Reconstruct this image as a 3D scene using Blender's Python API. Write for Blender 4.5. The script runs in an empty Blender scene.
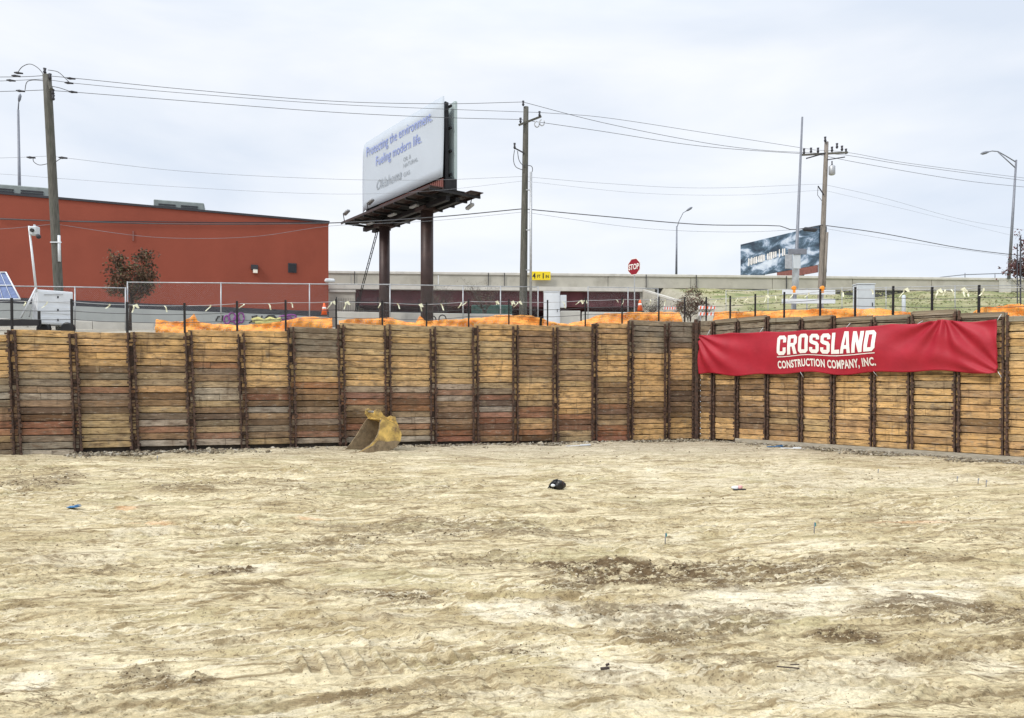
import bpy, bmesh, math, random
import numpy as np
from mathutils import Vector, Matrix
random.seed(7); rng = np.random.default_rng(7)
SC = bpy.context.scene
COL = SC.collection
F, HC = 740.0, 2.97                       # focal length in pixels, eye height
HORIZON = 385.0
# ------------------------------------------------------------------ camera
cd = bpy.data.cameras.new('camera'); cam = bpy.data.objects.new('camera', cd); COL.objects.link(cam)
cd.sensor_width = 36.0; cd.lens = F / 1024 * 36.0; cd.shift_y = (HORIZON - 359.0) / 1024.0 * -1.0 * -1.0
cd.clip_start = 0.1; cd.clip_end = 3000
cam.location = (0, 0, HC); cam.rotation_euler = (math.radians(90), 0, 0)
SC.camera = cam
# ------------------------------------------------------------------ world
SUN_EL, SUN_AZ = math.radians(44), math.radians(232)
w = bpy.data.worlds.new('World'); SC.world = w; w.use_nodes = True
nt = w.node_tree; N = nt.nodes; L = nt.links; N.clear()
out = N.new('ShaderNodeOutputWorld'); bg = N.new('ShaderNodeBackground')
sky = N.new('ShaderNodeTexSky'); sky.sky_type = 'NISHITA'; sky.sun_disc = False
sky.sun_elevation = SUN_EL; sky.sun_rotation = SUN_AZ
sk = N.new('ShaderNodeVectorMath'); sk.operation = 'SCALE'; sk.inputs[3].default_value = 0.09
L.new(sky.outputs[0], sk.inputs[0])
tc = N.new('ShaderNodeTexCoord'); mp = N.new('ShaderNodeMapping'); mp.inputs['Scale'].default_value = (1.0, 1.0, 3.4)
L.new(tc.outputs['Generated'], mp.inputs[0])
n1 = N.new('ShaderNodeTexNoise'); n1.inputs['Scale'].default_value = 2.1; n1.inputs['Detail'].default_value = 6; n1.inputs['Roughness'].default_value = .5
n1.inputs['Distortion'].default_value = .25
L.new(mp.outputs[0], n1.inputs['Vector'])
cr = N.new('ShaderNodeValToRGB')
cr.color_ramp.elements[0].position = .34; cr.color_ramp.elements[0].color = (.57, .625, .71, 1)
cr.color_ramp.elements[1].position = .62; cr.color_ramp.elements[1].color = (.735, .755, .79, 1)
L.new(n1.outputs[0], cr.inputs[0])
mx = N.new('ShaderNodeMix'); mx.data_type = 'RGBA'; mx.inputs[0].default_value = .94
L.new(sk.outputs[0], mx.inputs[6]); L.new(cr.outputs[0], mx.inputs[7])
# an overcast sky is brighter overhead than near the horizon
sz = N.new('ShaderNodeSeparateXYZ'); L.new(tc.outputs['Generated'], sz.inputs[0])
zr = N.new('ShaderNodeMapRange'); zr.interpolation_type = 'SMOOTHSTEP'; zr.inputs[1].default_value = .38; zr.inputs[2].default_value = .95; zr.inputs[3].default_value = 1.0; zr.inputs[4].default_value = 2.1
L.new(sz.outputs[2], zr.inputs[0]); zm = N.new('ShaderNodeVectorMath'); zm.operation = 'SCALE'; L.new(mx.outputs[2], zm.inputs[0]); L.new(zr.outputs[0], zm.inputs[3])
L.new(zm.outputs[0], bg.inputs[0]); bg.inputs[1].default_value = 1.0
L.new(bg.outputs[0], out.inputs[0])
# ------------------------------------------------------------------ sun behind cloud
sd = bpy.data.lights.new('sun', 'SUN'); sd.energy = 1.5; sd.angle = math.radians(10); sd.color = (1, .95, .87)
so = bpy.data.objects.new('sun', sd); COL.objects.link(so); so.location = (0, -20, 60)
sdir = Vector((math.sin(SUN_AZ) * math.cos(SUN_EL), math.cos(SUN_AZ) * math.cos(SUN_EL), math.sin(SUN_EL)))
so.rotation_euler = sdir.to_track_quat('Z', 'Y').to_euler()
vs = SC.view_settings; vs.view_transform = 'Standard'; vs.look = 'None'; vs.exposure = 0.45; vs.gamma = 1
vs.use_curve_mapping = False
SC.cycles.max_bounces = 6; SC.cycles.transparent_max_bounces = 12
# ------------------------------------------------------------------ helpers
def W(x, y, z): return Vector(((x - 512) / F * z, z, HC + (HORIZON - y) / F * z))
def lerp(a, b, t): return a + (b - a) * t

class MB:
    """collects geometry in world coordinates; build() links it as one mesh object"""
    def __init__(s): s.v = []; s.f = []; s.c = []; s.g = []; s.col = (1, 1, 1); s.sm = []
    def add(s, vs_, fs, smooth=False, puv=None):
        b = len(s.v); s.v += [tuple(p) for p in vs_]
        for q in fs: s.f.append(tuple(b + i for i in q)); s.c.append(s.col); s.sm.append(smooth)
        s.g += puv if puv else [(0, 0, 0)] * len(vs_)
    def box(s, c, size, ax=None, bev=0.0):
        c = Vector(c); hx, hy, hz = size[0] / 2, size[1] / 2, size[2] / 2
        ax = ax or (Vector((1, 0, 0)), Vector((0, 1, 0)), Vector((0, 0, 1)))
        A, B, C_ = [Vector(a) for a in ax]
        if bev <= 0:
            vs_ = [c + A * (i * hx) + B * (j * hy) + C_ * (k * hz) for k in (-1, 1) for j in (-1, 1) for i in (-1, 1)]
            s.add(vs_, [(0, 2, 3, 1), (4, 5, 7, 6), (0, 1, 5, 4), (2, 6, 7, 3), (0, 4, 6, 2), (1, 3, 7, 5)])
        else:
            b = min(bev, hx * .9, hy * .9, hz * .9)
            vs_ = []; idx = {}
            for k in (-1, 1):
                for j in (-1, 1):
                    for i in (-1, 1):
                        for m in range(3):
                            h = [hx - b, hy - b, hz - b]; h[m] += b
                            idx[(i, j, k, m)] = len(vs_)
                            vs_.append(c + A * (i * h[0]) + B * (j * h[1]) + C_ * (k * h[2]))
            fs = []
            for i in (-1, 1): fs.append([idx[(i, j, k, 0)] for j, k in ((-1, -1), (1, -1), (1, 1), (-1, 1))][::i])
            for j in (-1, 1): fs.append([idx[(i, j, k, 1)] for i, k in ((-1, -1), (1, -1), (1, 1), (-1, 1))][::-j])
            for k in (-1, 1): fs.append([idx[(i, j, k, 2)] for i, j in ((-1, -1), (1, -1), (1, 1), (-1, 1))][::k])
            for j in (-1, 1):
                for k in (-1, 1): fs.append([idx[(-1, j, k, 1)], idx[(1, j, k, 1)], idx[(1, j, k, 2)], idx[(-1, j, k, 2)]][::-j * k])
                for i in (-1, 1): pass
            for i in (-1, 1):
                for k in (-1, 1): fs.append([idx[(i, -1, k, 0)], idx[(i, 1, k, 0)], idx[(i, 1, k, 2)], idx[(i, -1, k, 2)]][::i * k])
                for j in (-1, 1): fs.append([idx[(i, j, -1, 0)], idx[(i, j, 1, 0)], idx[(i, j, 1, 1)], idx[(i, j, -1, 1)]][::-i * j])
                for j in (-1, 1):
                    for k in (-1, 1): fs.append([idx[(i, j, k, m)] for m in range(3)][::i * j * k])
            s.add(vs_, fs)
    def bar(s, p0, p1, wd, hg=None, up=(0, 0, 1)):
        p0, p1 = Vector(p0), Vector(p1); d = p1 - p0; ln = d.length; d.normalize()
        u = Vector(up); sdv = d.cross(u)
        if sdv.length < 1e-3: sdv = d.cross(Vector((0, 1, 0)))
        sdv.normalize(); u = sdv.cross(d)
        s.box((p0 + p1) / 2, (ln, wd, hg or wd), (d, sdv, u))
    def tube(s, p0, p1, r0, r1=None, n=10, cap=True):
        s.pipe([p0, p1], [r0, r0 if r1 is None else r1], n, cap)
    def pipe(s, pts, r, n=8, cap=True):
        pts = [Vector(p) for p in pts]; m = len(pts)
        rs = r if isinstance(r, (list, tuple)) else [r] * m
        vs_ = []
        ref = None
        for i, p in enumerate(pts):
            d = (pts[min(i + 1, m - 1)] - pts[max(i - 1, 0)]).normalized()
            if ref is None: ref = Vector((0, 0, 1)) if abs(d.z) < .9 else Vector((1, 0, 0))
            a = d.cross(ref)
            if a.length < 1e-4: a = d.cross(Vector((0, 1, 0)))
            a.normalize(); b = d.cross(a)
            for k in range(n):
                t = 2 * math.pi * k / n; vs_.append(p + (a * math.cos(t) + b * math.sin(t)) * rs[i])
        fs = [(i * n + k, i * n + (k + 1) % n, (i + 1) * n + (k + 1) % n, (i + 1) * n + k) for i in range(m - 1) for k in range(n)]
        s.add(vs_, fs, True)
        if cap:
            b = len(s.v) - len(vs_)
            s.f.append(tuple(b + k for k in range(n))[::-1]); s.c.append(s.col); s.sm.append(False)
            s.f.append(tuple(b + (m - 1) * n + k for k in range(n))); s.c.append(s.col); s.sm.append(False)
    def prism(s, poly, d):
        """poly: world points in order, extruded by vector d"""
        n = len(poly); d = Vector(d); a = [Vector(p) for p in poly]
        s.add(a + [p + d for p in a], [tuple(range(n))[::-1], tuple(range(n, 2 * n))] + [(i, (i + 1) % n, n + (i + 1) % n, n + i) for i in range(n)])
    def blob(s, c, r, seed=0, n=2, jit=.2, sq=(1, 1, 1)):
        bm = bmesh.new(); bmesh.ops.create_icosphere(bm, subdivisions=n, radius=1)
        rr = random.Random(seed); ph = [rr.uniform(0, 6) for _ in range(6)]
        vs_ = []
        for v in bm.verts:
            p = v.co; k = 1 + jit * (math.sin(p.x * 3 + ph[0]) * math.sin(p.y * 3.3 + ph[1]) + .6 * math.sin(p.z * 5 + ph[2]) * math.sin(p.x * 6 + ph[3]))
            vs_.append(Vector(c) + Vector((p.x * sq[0], p.y * sq[1], p.z * sq[2])) * r * k)
        fs = [tuple(v.index for v in f.verts) for f in bm.faces]; bm.free()
        s.add(vs_, fs, True)
    def build(s, name, mat, parent=None, org=None, fix=False):
        if parent is not None: org = parent['_o'] if '_o' in parent else (0, 0, 0)
        o_ = Vector(org) if org is not None else Vector((0, 0, 0))
        me = bpy.data.meshes.new(name); me.from_pydata([tuple(Vector(p) - o_) for p in s.v], [], s.f)
        if fix:
            bm = bmesh.new(); bm.from_mesh(me); bmesh.ops.recalc_face_normals(bm, faces=bm.faces); bm.to_mesh(me); bm.free()
        if len(set(s.c)) > 1 or (s.c and s.c[0] != (1, 1, 1)):
            a = me.attributes.new('pcol', 'FLOAT_COLOR', 'FACE')
            a.data.foreach_set('color', np.array([(*c, 1) for c in s.c], dtype=np.float32).ravel())
        if any(g != (0, 0, 0) for g in s.g[:9]):
            a = me.attributes.new('puv', 'FLOAT_VECTOR', 'POINT'); a.data.foreach_set('vector', np.array(s.g, dtype=np.float32).ravel())
        me.polygons.foreach_set('use_smooth', s.sm)
        me.materials.append(mat); me.update()
        o = bpy.data.objects.new(name, me); COL.objects.link(o)
        if parent is not None: o.parent = parent
        elif org is not None: o.location = o_
        o['_o'] = tuple(o_)
        return o

def thing(name, loc, label, cat, group=None):
    o = bpy.data.objects.new(name, None); COL.objects.link(o); o.location = loc; o['_o'] = tuple(loc)
    o.empty_display_size = .2
    return tag(o, label, cat, group)
def tag(o, label=None, cat=None, group=None, kind=None):
    if label: o['label'] = label
    if cat: o['category'] = cat
    if group: o['group'] = group
    if kind: o['kind'] = kind
    return o

# ------------------------------------------------------------------ materials
def mat(name, col, rough=.7, metal=0, var=.18, vs_=3.0, bump=.0, bs=20, attr=None, stretch=(1, 1, 1), col2=None, spec=.4, c2amt=.5, detail=5):
    m = bpy.data.materials.new(name); m.use_nodes = True; t = m.node_tree; nn = t.nodes; ll = t.links
    p = nn['Principled BSDF']; p.inputs['Roughness'].default_value = rough; p.inputs['Metallic'].default_value = metal
    p.inputs['Specular IOR Level'].default_value = spec
    tc = nn.new('ShaderNodeTexCoord'); mp = nn.new('ShaderNodeMapping'); mp.inputs['Scale'].default_value = stretch
    ll.new(tc.outputs['Object'], mp.inputs[0])
    n = nn.new('ShaderNodeTexNoise'); n.inputs['Scale'].default_value = vs_; n.inputs['Detail'].default_value = detail
    ll.new(mp.outputs[0], n.inputs['Vector'])
    base = None
    if attr:
        a = nn.new('ShaderNodeAttribute'); a.attribute_name = attr; base = a.outputs['Color']
    else:
        r = nn.new('ShaderNodeRGB'); r.outputs[0].default_value = (*col, 1); base = r.outputs[0]
    if col2:
        n3 = nn.new('ShaderNodeTexNoise'); n3.inputs['Scale'].default_value = vs_ * .6; n3.inputs['Detail'].default_value = 8; n3.inputs['Roughness'].default_value = .65
        ll.new(mp.outputs[0], n3.inputs['Vector'])
        rr = nn.new('ShaderNodeMapRange'); rr.inputs[1].default_value = 1 - c2amt - .08; rr.inputs[2].default_value = 1 - c2amt + .12
        ll.new(n3.outputs[0], rr.inputs[0])
        q = nn.new('ShaderNodeMix'); q.data_type = 'RGBA'; ll.new(rr.outputs[0], q.inputs[0]); ll.new(base, q.inputs[6]); q.inputs[7].default_value = (*col2, 1)
        base = q.outputs[2]
    mr = nn.new('ShaderNodeMapRange'); mr.inputs[1].default_value = .3; mr.inputs[2].default_value = .7; mr.inputs[3].default_value = 1 - var; mr.inputs[4].default_value = 1 + var
    ll.new(n.outputs[0], mr.inputs[0])
    mu = nn.new('ShaderNodeVectorMath'); mu.operation = 'SCALE'; ll.new(base, mu.inputs[0]); ll.new(mr.outputs[0], mu.inputs[3])
    ll.new(mu.outputs[0], p.inputs['Base Color'])
    if bump:
        n2 = nn.new('ShaderNodeTexNoise'); n2.inputs['Scale'].default_value = bs; n2.inputs['Detail'].default_value = 6
        ll.new(mp.outputs[0], n2.inputs['Vector'])
        b = nn.new('ShaderNodeBump'); b.inputs['Strength'].default_value = bump; b.inputs['Distance'].default_value = .05
        ll.new(n2.outputs[0], b.inputs['Height']); ll.new(b.outputs[0], p.inputs['Normal'])
    return m

M = {}
M['rust'] = mat('rusty_steel', (.105, .06, .042), .85, .1, .35, 9, .3, col2=(.055, .038, .03), c2amt=.5)
M['black_steel'] = mat('black_steel', (.018, .017, .018), .5, .3, .3)
M['concrete'] = mat('concrete', (.44, .42, .36), .9, 0, .10, .7, .15, 4, col2=(.33, .31, .26), c2amt=.4)
M['concrete_pale'] = mat('pale_concrete', (.56, .54, .49), .9, 0, .10, 1.2, .15, 6, col2=(.42, .41, .37), c2amt=.35)
M['red_paint'] = mat('red_stucco', (.275, .066, .039), .9, 0, .05, .6, .12, 14, stretch=(1, 1, .7), col2=(.25, .059, .035), c2amt=.45)
M['dark_trim'] = mat('dark_trim', (.035, .035, .042), .6)
M['grey_paint'] = mat('grey_painted_wall', (.36, .38, .37), .9, 0, .08, 1.0, .2, 10, col2=(.29, .31, .31), c2amt=.35)
M['glass_dark'] = mat('dark_glass', (.012, .013, .016), .15, 0, .1)
M['galv'] = mat('galvanised_steel', (.42, .43, .44), .5, .6, .15, 6)
M['lamp_pole'] = mat('lamp_pole_steel', (.21, .22, .25), .55, .4, .12, 4)
M['pole_wood'] = mat('pole_wood', (.115, .110, .095), .9, 0, .3, 5, .4, 30, stretch=(3, 3, .4), col2=(.085, .09, .07), c2amt=.45)
M['pole_wood_pale'] = mat('pale_pole_wood', (.235, .205, .175), .9, 0, .25, 5, .4, 30, stretch=(3, 3, .4), col2=(.2, .18, .15), c2amt=.4)
M['wire'] = mat('wire', (.07, .07, .075), .6)
M['wire_pale'] = mat('pale_wire', (.22, .23, .25), .6)
M['white_paint'] = mat('white_paint', (.70, .73, .76), .5, 0, .05, 3, col2=(.58, .60, .62), c2amt=.25)
M['cabinet_grey'] = mat('cabinet_grey', (.52, .56, .585), .5, 0, .06, 3)
M['roof_unit'] = mat('roof_unit', (.25, .28, .27), .6, .3, .2, 2)
M['maroon'] = mat('maroon_girder', (.105, .030, .036), .7, 0, .3, .8, col2=(.10, .035, .038), c2amt=.4)
M['brown_steel'] = mat('brown_painted_steel', (.052, .031, .028), .5, .2, .2, 2, col2=(.075, .042, .034), c2amt=.35)
M['board_white'] = mat('billboard_vinyl', (.46, .505, .56), .55, 0, .03, .5)
M['board_green'] = mat('pale_green_panel', (.42, .50, .50), .6, 0, .05, 1)
M['red_skirt'] = mat('red_brown_panel', (.22, .085, .07), .7, 0, .2, 3)
M['blue_ink'] = mat('blue_ink', (.24, .30, .60), .6, 0, .03)
M['grey_ink'] = mat('grey_ink', (.30, .33, .36), .6, 0, .03)
M['white_ink'] = mat('white_ink', (.80, .76, .72), .7, 0, .05, 4)
M['black_ink'] = mat('black_ink', (.02, .02, .02), .6)
M['yellow_sign'] = mat('yellow_sign', (.82, .62, .02), .5, 0, .05)
M['stop_red'] = mat('stop_red', (.26, .010, .024), .45, 0, .05)
M['orange'] = mat('orange_plastic', (.80, .13, .03), .5, 0, .1)
M['amber'] = mat('amber_lens', (.85, .30, .03), .35)
M['bark'] = mat('bark', (.065, .048, .04), .9, 0, .3, 8)
M['leaf_red'] = mat('dark_red_leaves', (.085, .05, .036), .75, 0, .5, 1.6, attr='pcol')
M['yellow_paint'] = mat('worn_yellow_paint', (.68, .47, .14), .6, .05, .25, 3, .25, 14, col2=(.20, .135, .07), c2amt=.47)
M['muddy_steel'] = mat('muddy_steel', (.27, .205, .125), .9, 0, .3, 5, .35, 18, col2=(.14, .10, .065), c2amt=.42)
M['pin_steel'] = mat('bright_pin', (.5, .48, .45), .35, .7, .2, 5)
M['solar'] = mat('solar_cells', (.10, .14, .27), .25, .1, .25, 5)
M['ribbon'] = mat('flagging_tape', (.74, .74, .56), .6, 0, .15, 8)
M['graffiti_purple'] = mat('purple_spray', (.26, .06, .28), .7)
M['graffiti_yellow'] = mat('yellow_spray', (.62, .58, .22), .7)
M['rubber'] = mat('black_rubber', (.012, .012, .013), .35, 0, .2)
M['teal'] = mat('teal_plastic', (.03, .22, .22), .5)
M['blue_scrap'] = mat('blue_scrap', (.04, .16, .34), .6)
M['soil'] = mat('dark_soil', (.05, .042, .034), 1, 0, .4, 4)
M['green_metal'] = mat('faded_green_metal', (.035, .085, .07), .7, 0, .2, 2)
M['stone'] = mat('stones', (.3, .28, .22), .95, 0, .2, 6, .3, 30, attr='pcol')
M['pink'] = mat('pink_paper', (.75, .42, .40), .8)
M['board_timber'] = mat('weathered_board', (.38, .34, .27), .9, 0, .25, 3, .3, 20, stretch=(1, 1, 6))
M['asphalt'] = mat('asphalt', (.16, .16, .155), .95, 0, .15, 3)
M['tree_leaf'] = M['leaf_red']

def wood_mat():
    m = bpy.data.materials.new('lagging_timber'); m.use_nodes = True; t = m.node_tree; nn = t.nodes; ll = t.links
    p = nn['Principled BSDF']; p.inputs['Roughness'].default_value = .88; p.inputs['Specular IOR Level'].default_value = .25
    a = nn.new('ShaderNodeAttribute'); a.attribute_name = 'pcol'
    u = nn.new('ShaderNodeAttribute'); u.attribute_name = 'puv'
    def nz(sc, scale, detail=5, rough=.6, dist=0):
        mp = nn.new('ShaderNodeMapping'); mp.inputs['Scale'].default_value = sc; ll.new(u.outputs['Vector'], mp.inputs[0])
        n = nn.new('ShaderNodeTexNoise'); n.inputs['Scale'].default_value = scale; n.inputs['Detail'].default_value = detail
        n.inputs['Roughness'].default_value = rough; n.inputs['Distortion'].default_value = dist
        ll.new(mp.outputs[0], n.inputs['Vector']); return n.outputs[0]
    def mr(x, a0, a1, b0, b1):
        r = nn.new('ShaderNodeMapRange'); r.inputs[1].default_value = a0; r.inputs[2].default_value = a1; r.inputs[3].default_value = b0; r.inputs[4].default_value = b1
        ll.new(x, r.inputs[0]); return r.outputs[0]
    def mix(f, c, d):
        q = nn.new('ShaderNodeMix'); q.data_type = 'RGBA'; ll.new(f, q.inputs[0]); ll.new(c, q.inputs[6])
        if isinstance(d, tuple): q.inputs[7].default_value = (*d, 1)
        else: ll.new(d, q.inputs[7])
        return q.outputs[2]
    grain = nz((1.1, 16, 9), 2.2, 7, .65, .4)
    broad = nz((1.3, 4.0, 3), 1.3, 4, .55)
    stain = nz((2.2, 9, 5), 1.4, 6, .7, .5)
    pale = nz((1.8, 7, 4.4), 1.7, 7, .7, .2)
    knot = nz((6, 10, 2), 1.6, 2, .5)
    c = mix(mr(stain, .54, .66, 0, .75), a.outputs['Color'], (.10, .066, .044))
    c = mix(mr(broad, .30, .44, .6, 0), c, (.20, .13, .085))
    c = mix(mr(pale, .56, .68, 0, .6), c, (.37, .33, .27))
    c = mix(mr(knot, .71, .76, 0, .8), c, (.06, .035, .02))
    geo = nn.new('ShaderNodeNewGeometry')
    def wz(scale, sc, d=6, r=.6):
        mp = nn.new('ShaderNodeMapping'); mp.inputs['Scale'].default_value = sc; ll.new(geo.outputs['Position'], mp.inputs[0])
        n = nn.new('ShaderNodeTexNoise'); n.inputs['Scale'].default_value = scale; n.inputs['Detail'].default_value = d; n.inputs['Roughness'].default_value = r; ll.new(mp.outputs[0], n.inputs['Vector']); return n.outputs[0]
    c = mix(mr(wz(.9, (1, 1, .5)), .54, .68, 0, .55), c, (.17, .11, .065))
    c = mix(mr(wz(2.6, (1, 1, .7), 7, .7), .58, .68, 0, .6), c, (.30, .235, .16))
    c = mix(mr(wz(.7, (1.3, 1.3, .9)), .40, .30, 0, .35), c, (.42, .30, .16))
    seep = wz(3.2, (1, 1, .12), 5, .6); c = mix(mr(seep, .60, .70, 0, .55), c, (.09, .06, .04))
    g = mr(grain, .32, .68, .55, 1.38); b = mr(broad, .3, .7, .70, 1.25)
    m1 = nn.new('ShaderNodeMath'); m1.operation = 'MULTIPLY'; ll.new(g, m1.inputs[0]); ll.new(b, m1.inputs[1])
    s = nn.new('ShaderNodeVectorMath'); s.operation = 'SCALE'; ll.new(c, s.inputs[0]); ll.new(m1.outputs[0], s.inputs[3])
    ll.new(s.outputs[0], p.inputs['Base Color'])
    bu = nn.new('ShaderNodeBump'); bu.inputs['Strength'].default_value = .5; bu.inputs['Distance'].default_value = .02
    ll.new(grain, bu.inputs['Height']); ll.new(bu.outputs[0], p.inputs['Normal'])
    return m
M['wood'] = wood_mat()

# ------------------------------------------------------------------ numpy noise
def vnoise(x, y, seed=0):
    r = np.random.default_rng(seed); T = r.random((256, 256))
    xi = np.floor(x).astype(int); yi = np.floor(y).astype(int); fx = x - xi; fy = y - yi
    fx = fx * fx * fx * (fx * (fx * 6 - 15) + 10); fy = fy * fy * fy * (fy * (fy * 6 - 15) + 10)
    a = T[xi & 255, yi & 255]; b = T[(xi + 1) & 255, yi & 255]; c = T[xi & 255, (yi + 1) & 255]; d = T[(xi + 1) & 255, (yi + 1) & 255]
    return (a * (1 - fx) + b * fx) * (1 - fy) + (c * (1 - fx) + d * fx) * fy - .5
def fbm(x, y, seed=0, o=4, g=.5):
    s = 0; a = 1
    for k in range(o): s = s + a * vnoise(x * 2 ** k + 17 * k, y * 2 ** k + 31 * k, seed + k); a *= g
    return s
def sstep(a, b, x): t = np.clip((x - a) / (b - a), 0, 1); return t * t * (3 - 2 * t)

# ------------------------------------------------------------------ wall lines
CX, CY = 10.0, 40.0
def WL(px):
    """left wall line point seen at column px"""
    z = 40.0 * 2092.0 / (2277.0 - (px - 512)); return Vector(((px - 512) / F * z, z, 0))
def WR(px):
    z = 40.0 * 767.0 / ((px - 512) + 582.0); return Vector(((px - 512) / F * z, z, 0))
DL = (WL(690) - WL(50)).normalized(); NL = Vector((DL.y, -DL.x, 0))      # towards camera
DR = (WR(1000) - WR(700)).normalized(); NR = Vector((DR.y, -DR.x, 0))
if NL.y > 0: NL = -NL
if NR.x > 0: NR = -NR
def ztop(px, y, P): return HC + (HORIZON - y) / F * P.y
# ------------------------------------------------------------------ pit floor
def px2g(x, y): z = HC * F / (y - HORIZON); return ((x - 512) / F * z, z)
# patches: (px, py, half width px, half height px, strength)
CLOD = [(610, 571, 75, 16, 1), (560, 586, 60, 8, .6), (835, 633, 62, 9, 1.1), (740, 622, 60, 12, .55), (800, 570, 80, 14, .6), (400, 598, 75, 12, .7), (400, 606, 30, 8, .8),
        (930, 612, 90, 14, .65), (1000, 612, 50, 10, .6), (300, 545, 60, 5, .4), (450, 528, 110, 8, .5), (340, 542, 40, 7, .5), (200, 487, 60, 4, .5), (40, 480, 60, 9, .55),
        (620, 612, 60, 7, .55), (660, 635, 50, 10, .6), (180, 680, 40, 6, .6), (145, 676, 25, 9, .5), (480, 560, 60, 8, .4), (230, 572, 20, 3, .8), (110, 570, 20, 4, .5),
        (900, 560, 60, 8, .35), (880, 520, 90, 6, .35), (690, 500, 110, 6, .25), (380, 700, 70, 7, .4), (720, 660, 60, 6, .5), (610, 680, 30, 5, .5), (930, 660, 60, 8, .35), (300, 485, 150, 7, .3), (520, 655, 30, 6, .5)]
WHITE = [(510, 612, 70, 12, 1), (600, 620, 60, 6, .8), (610, 675, 60, 14, .8), (900, 600, 150, 11, .9), (760, 612, 150, 9, .8), (940, 585, 80, 8, .8), (230, 570, 60, 4, .6),
         (70, 560, 60, 9, .5), (20, 680, 30, 7, .8), (50, 660, 40, 5, .5), (800, 545, 60, 6, .4), (640, 540, 70, 5, .5), (870, 668, 60, 12, .6), (1000, 668, 50, 14, .6),
         (400, 620, 80, 5, .5), (150, 530, 50, 4, .6), (340, 655, 90, 18, .35), (700, 470, 250, 6, .5), (850, 480, 200, 9, .5), (560, 700, 80, 12, .4), (780, 690, 120, 14, .5), (260, 640, 90, 9, .3)]
def patches(X, Y, plist, fade=1.0):
    out_ = np.zeros_like(X)
    warp = fbm(X * .9, Y * .9, 50, 4) * 1.1
    for (x, y, a, b, s) in plist:
        gx, gy = px2g(x, y); z0 = HC * F / (y + b - HORIZON); z1 = HC * F / (max(y - b, 400) - HORIZON)
        ry = (z1 - z0) / 2; rx = a / F * gy
        d = np.sqrt(((X - gx) / rx) ** 2 + ((Y - gy) / ry) ** 2) + warp
        out_ = np.maximum(out_, s * sstep(1.25, .55, d))
    return out_
TRACKS = [((240, 640), (400, 644), .35, .24, 1.0), ((300, 662), (520, 668), .50, .21, 1.0), ((560, 612), (790, 640), .50, .21, 1.0), ((590, 640), (690, 652), .35, .2, .7),
          ((40, 712), (330, 704), .5, .22, .6), ((620, 700), (1023, 640), .45, .22, .9), ((0, 610), (240, 640), .45, .24, .6), ((660, 566), (760, 585), .5, .26, .7), ((700, 660), (1023, 706), .5, .23, .8),
          ((380, 700), (560, 690), .4, .2, .7), ((0, 540), (500, 560), .5, .28, .5), ((500, 520), (1023, 540), .5, .28, .5)]
ARCS = [(-18, 62, 48.5, 1.0), (26, -28, 52.0, .9), (6, 95, 78.5, .9), (-40, -20, 48, .8), (14, 60, 40.0, .8), (-6, -60, 76, .8), (40, 70, 66, .8), (0, 110, 101, .7), (-8, -48, 56.8, .9), (20, 44, 31, .7)]
def floor_base(X, Y):
    d = (X - CX) * (-DL.y) + (Y - CY) * DL.x          # signed distance to left wall line
    return .10 * sstep(10, -22, X) * sstep(-14, -2, d)
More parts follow.
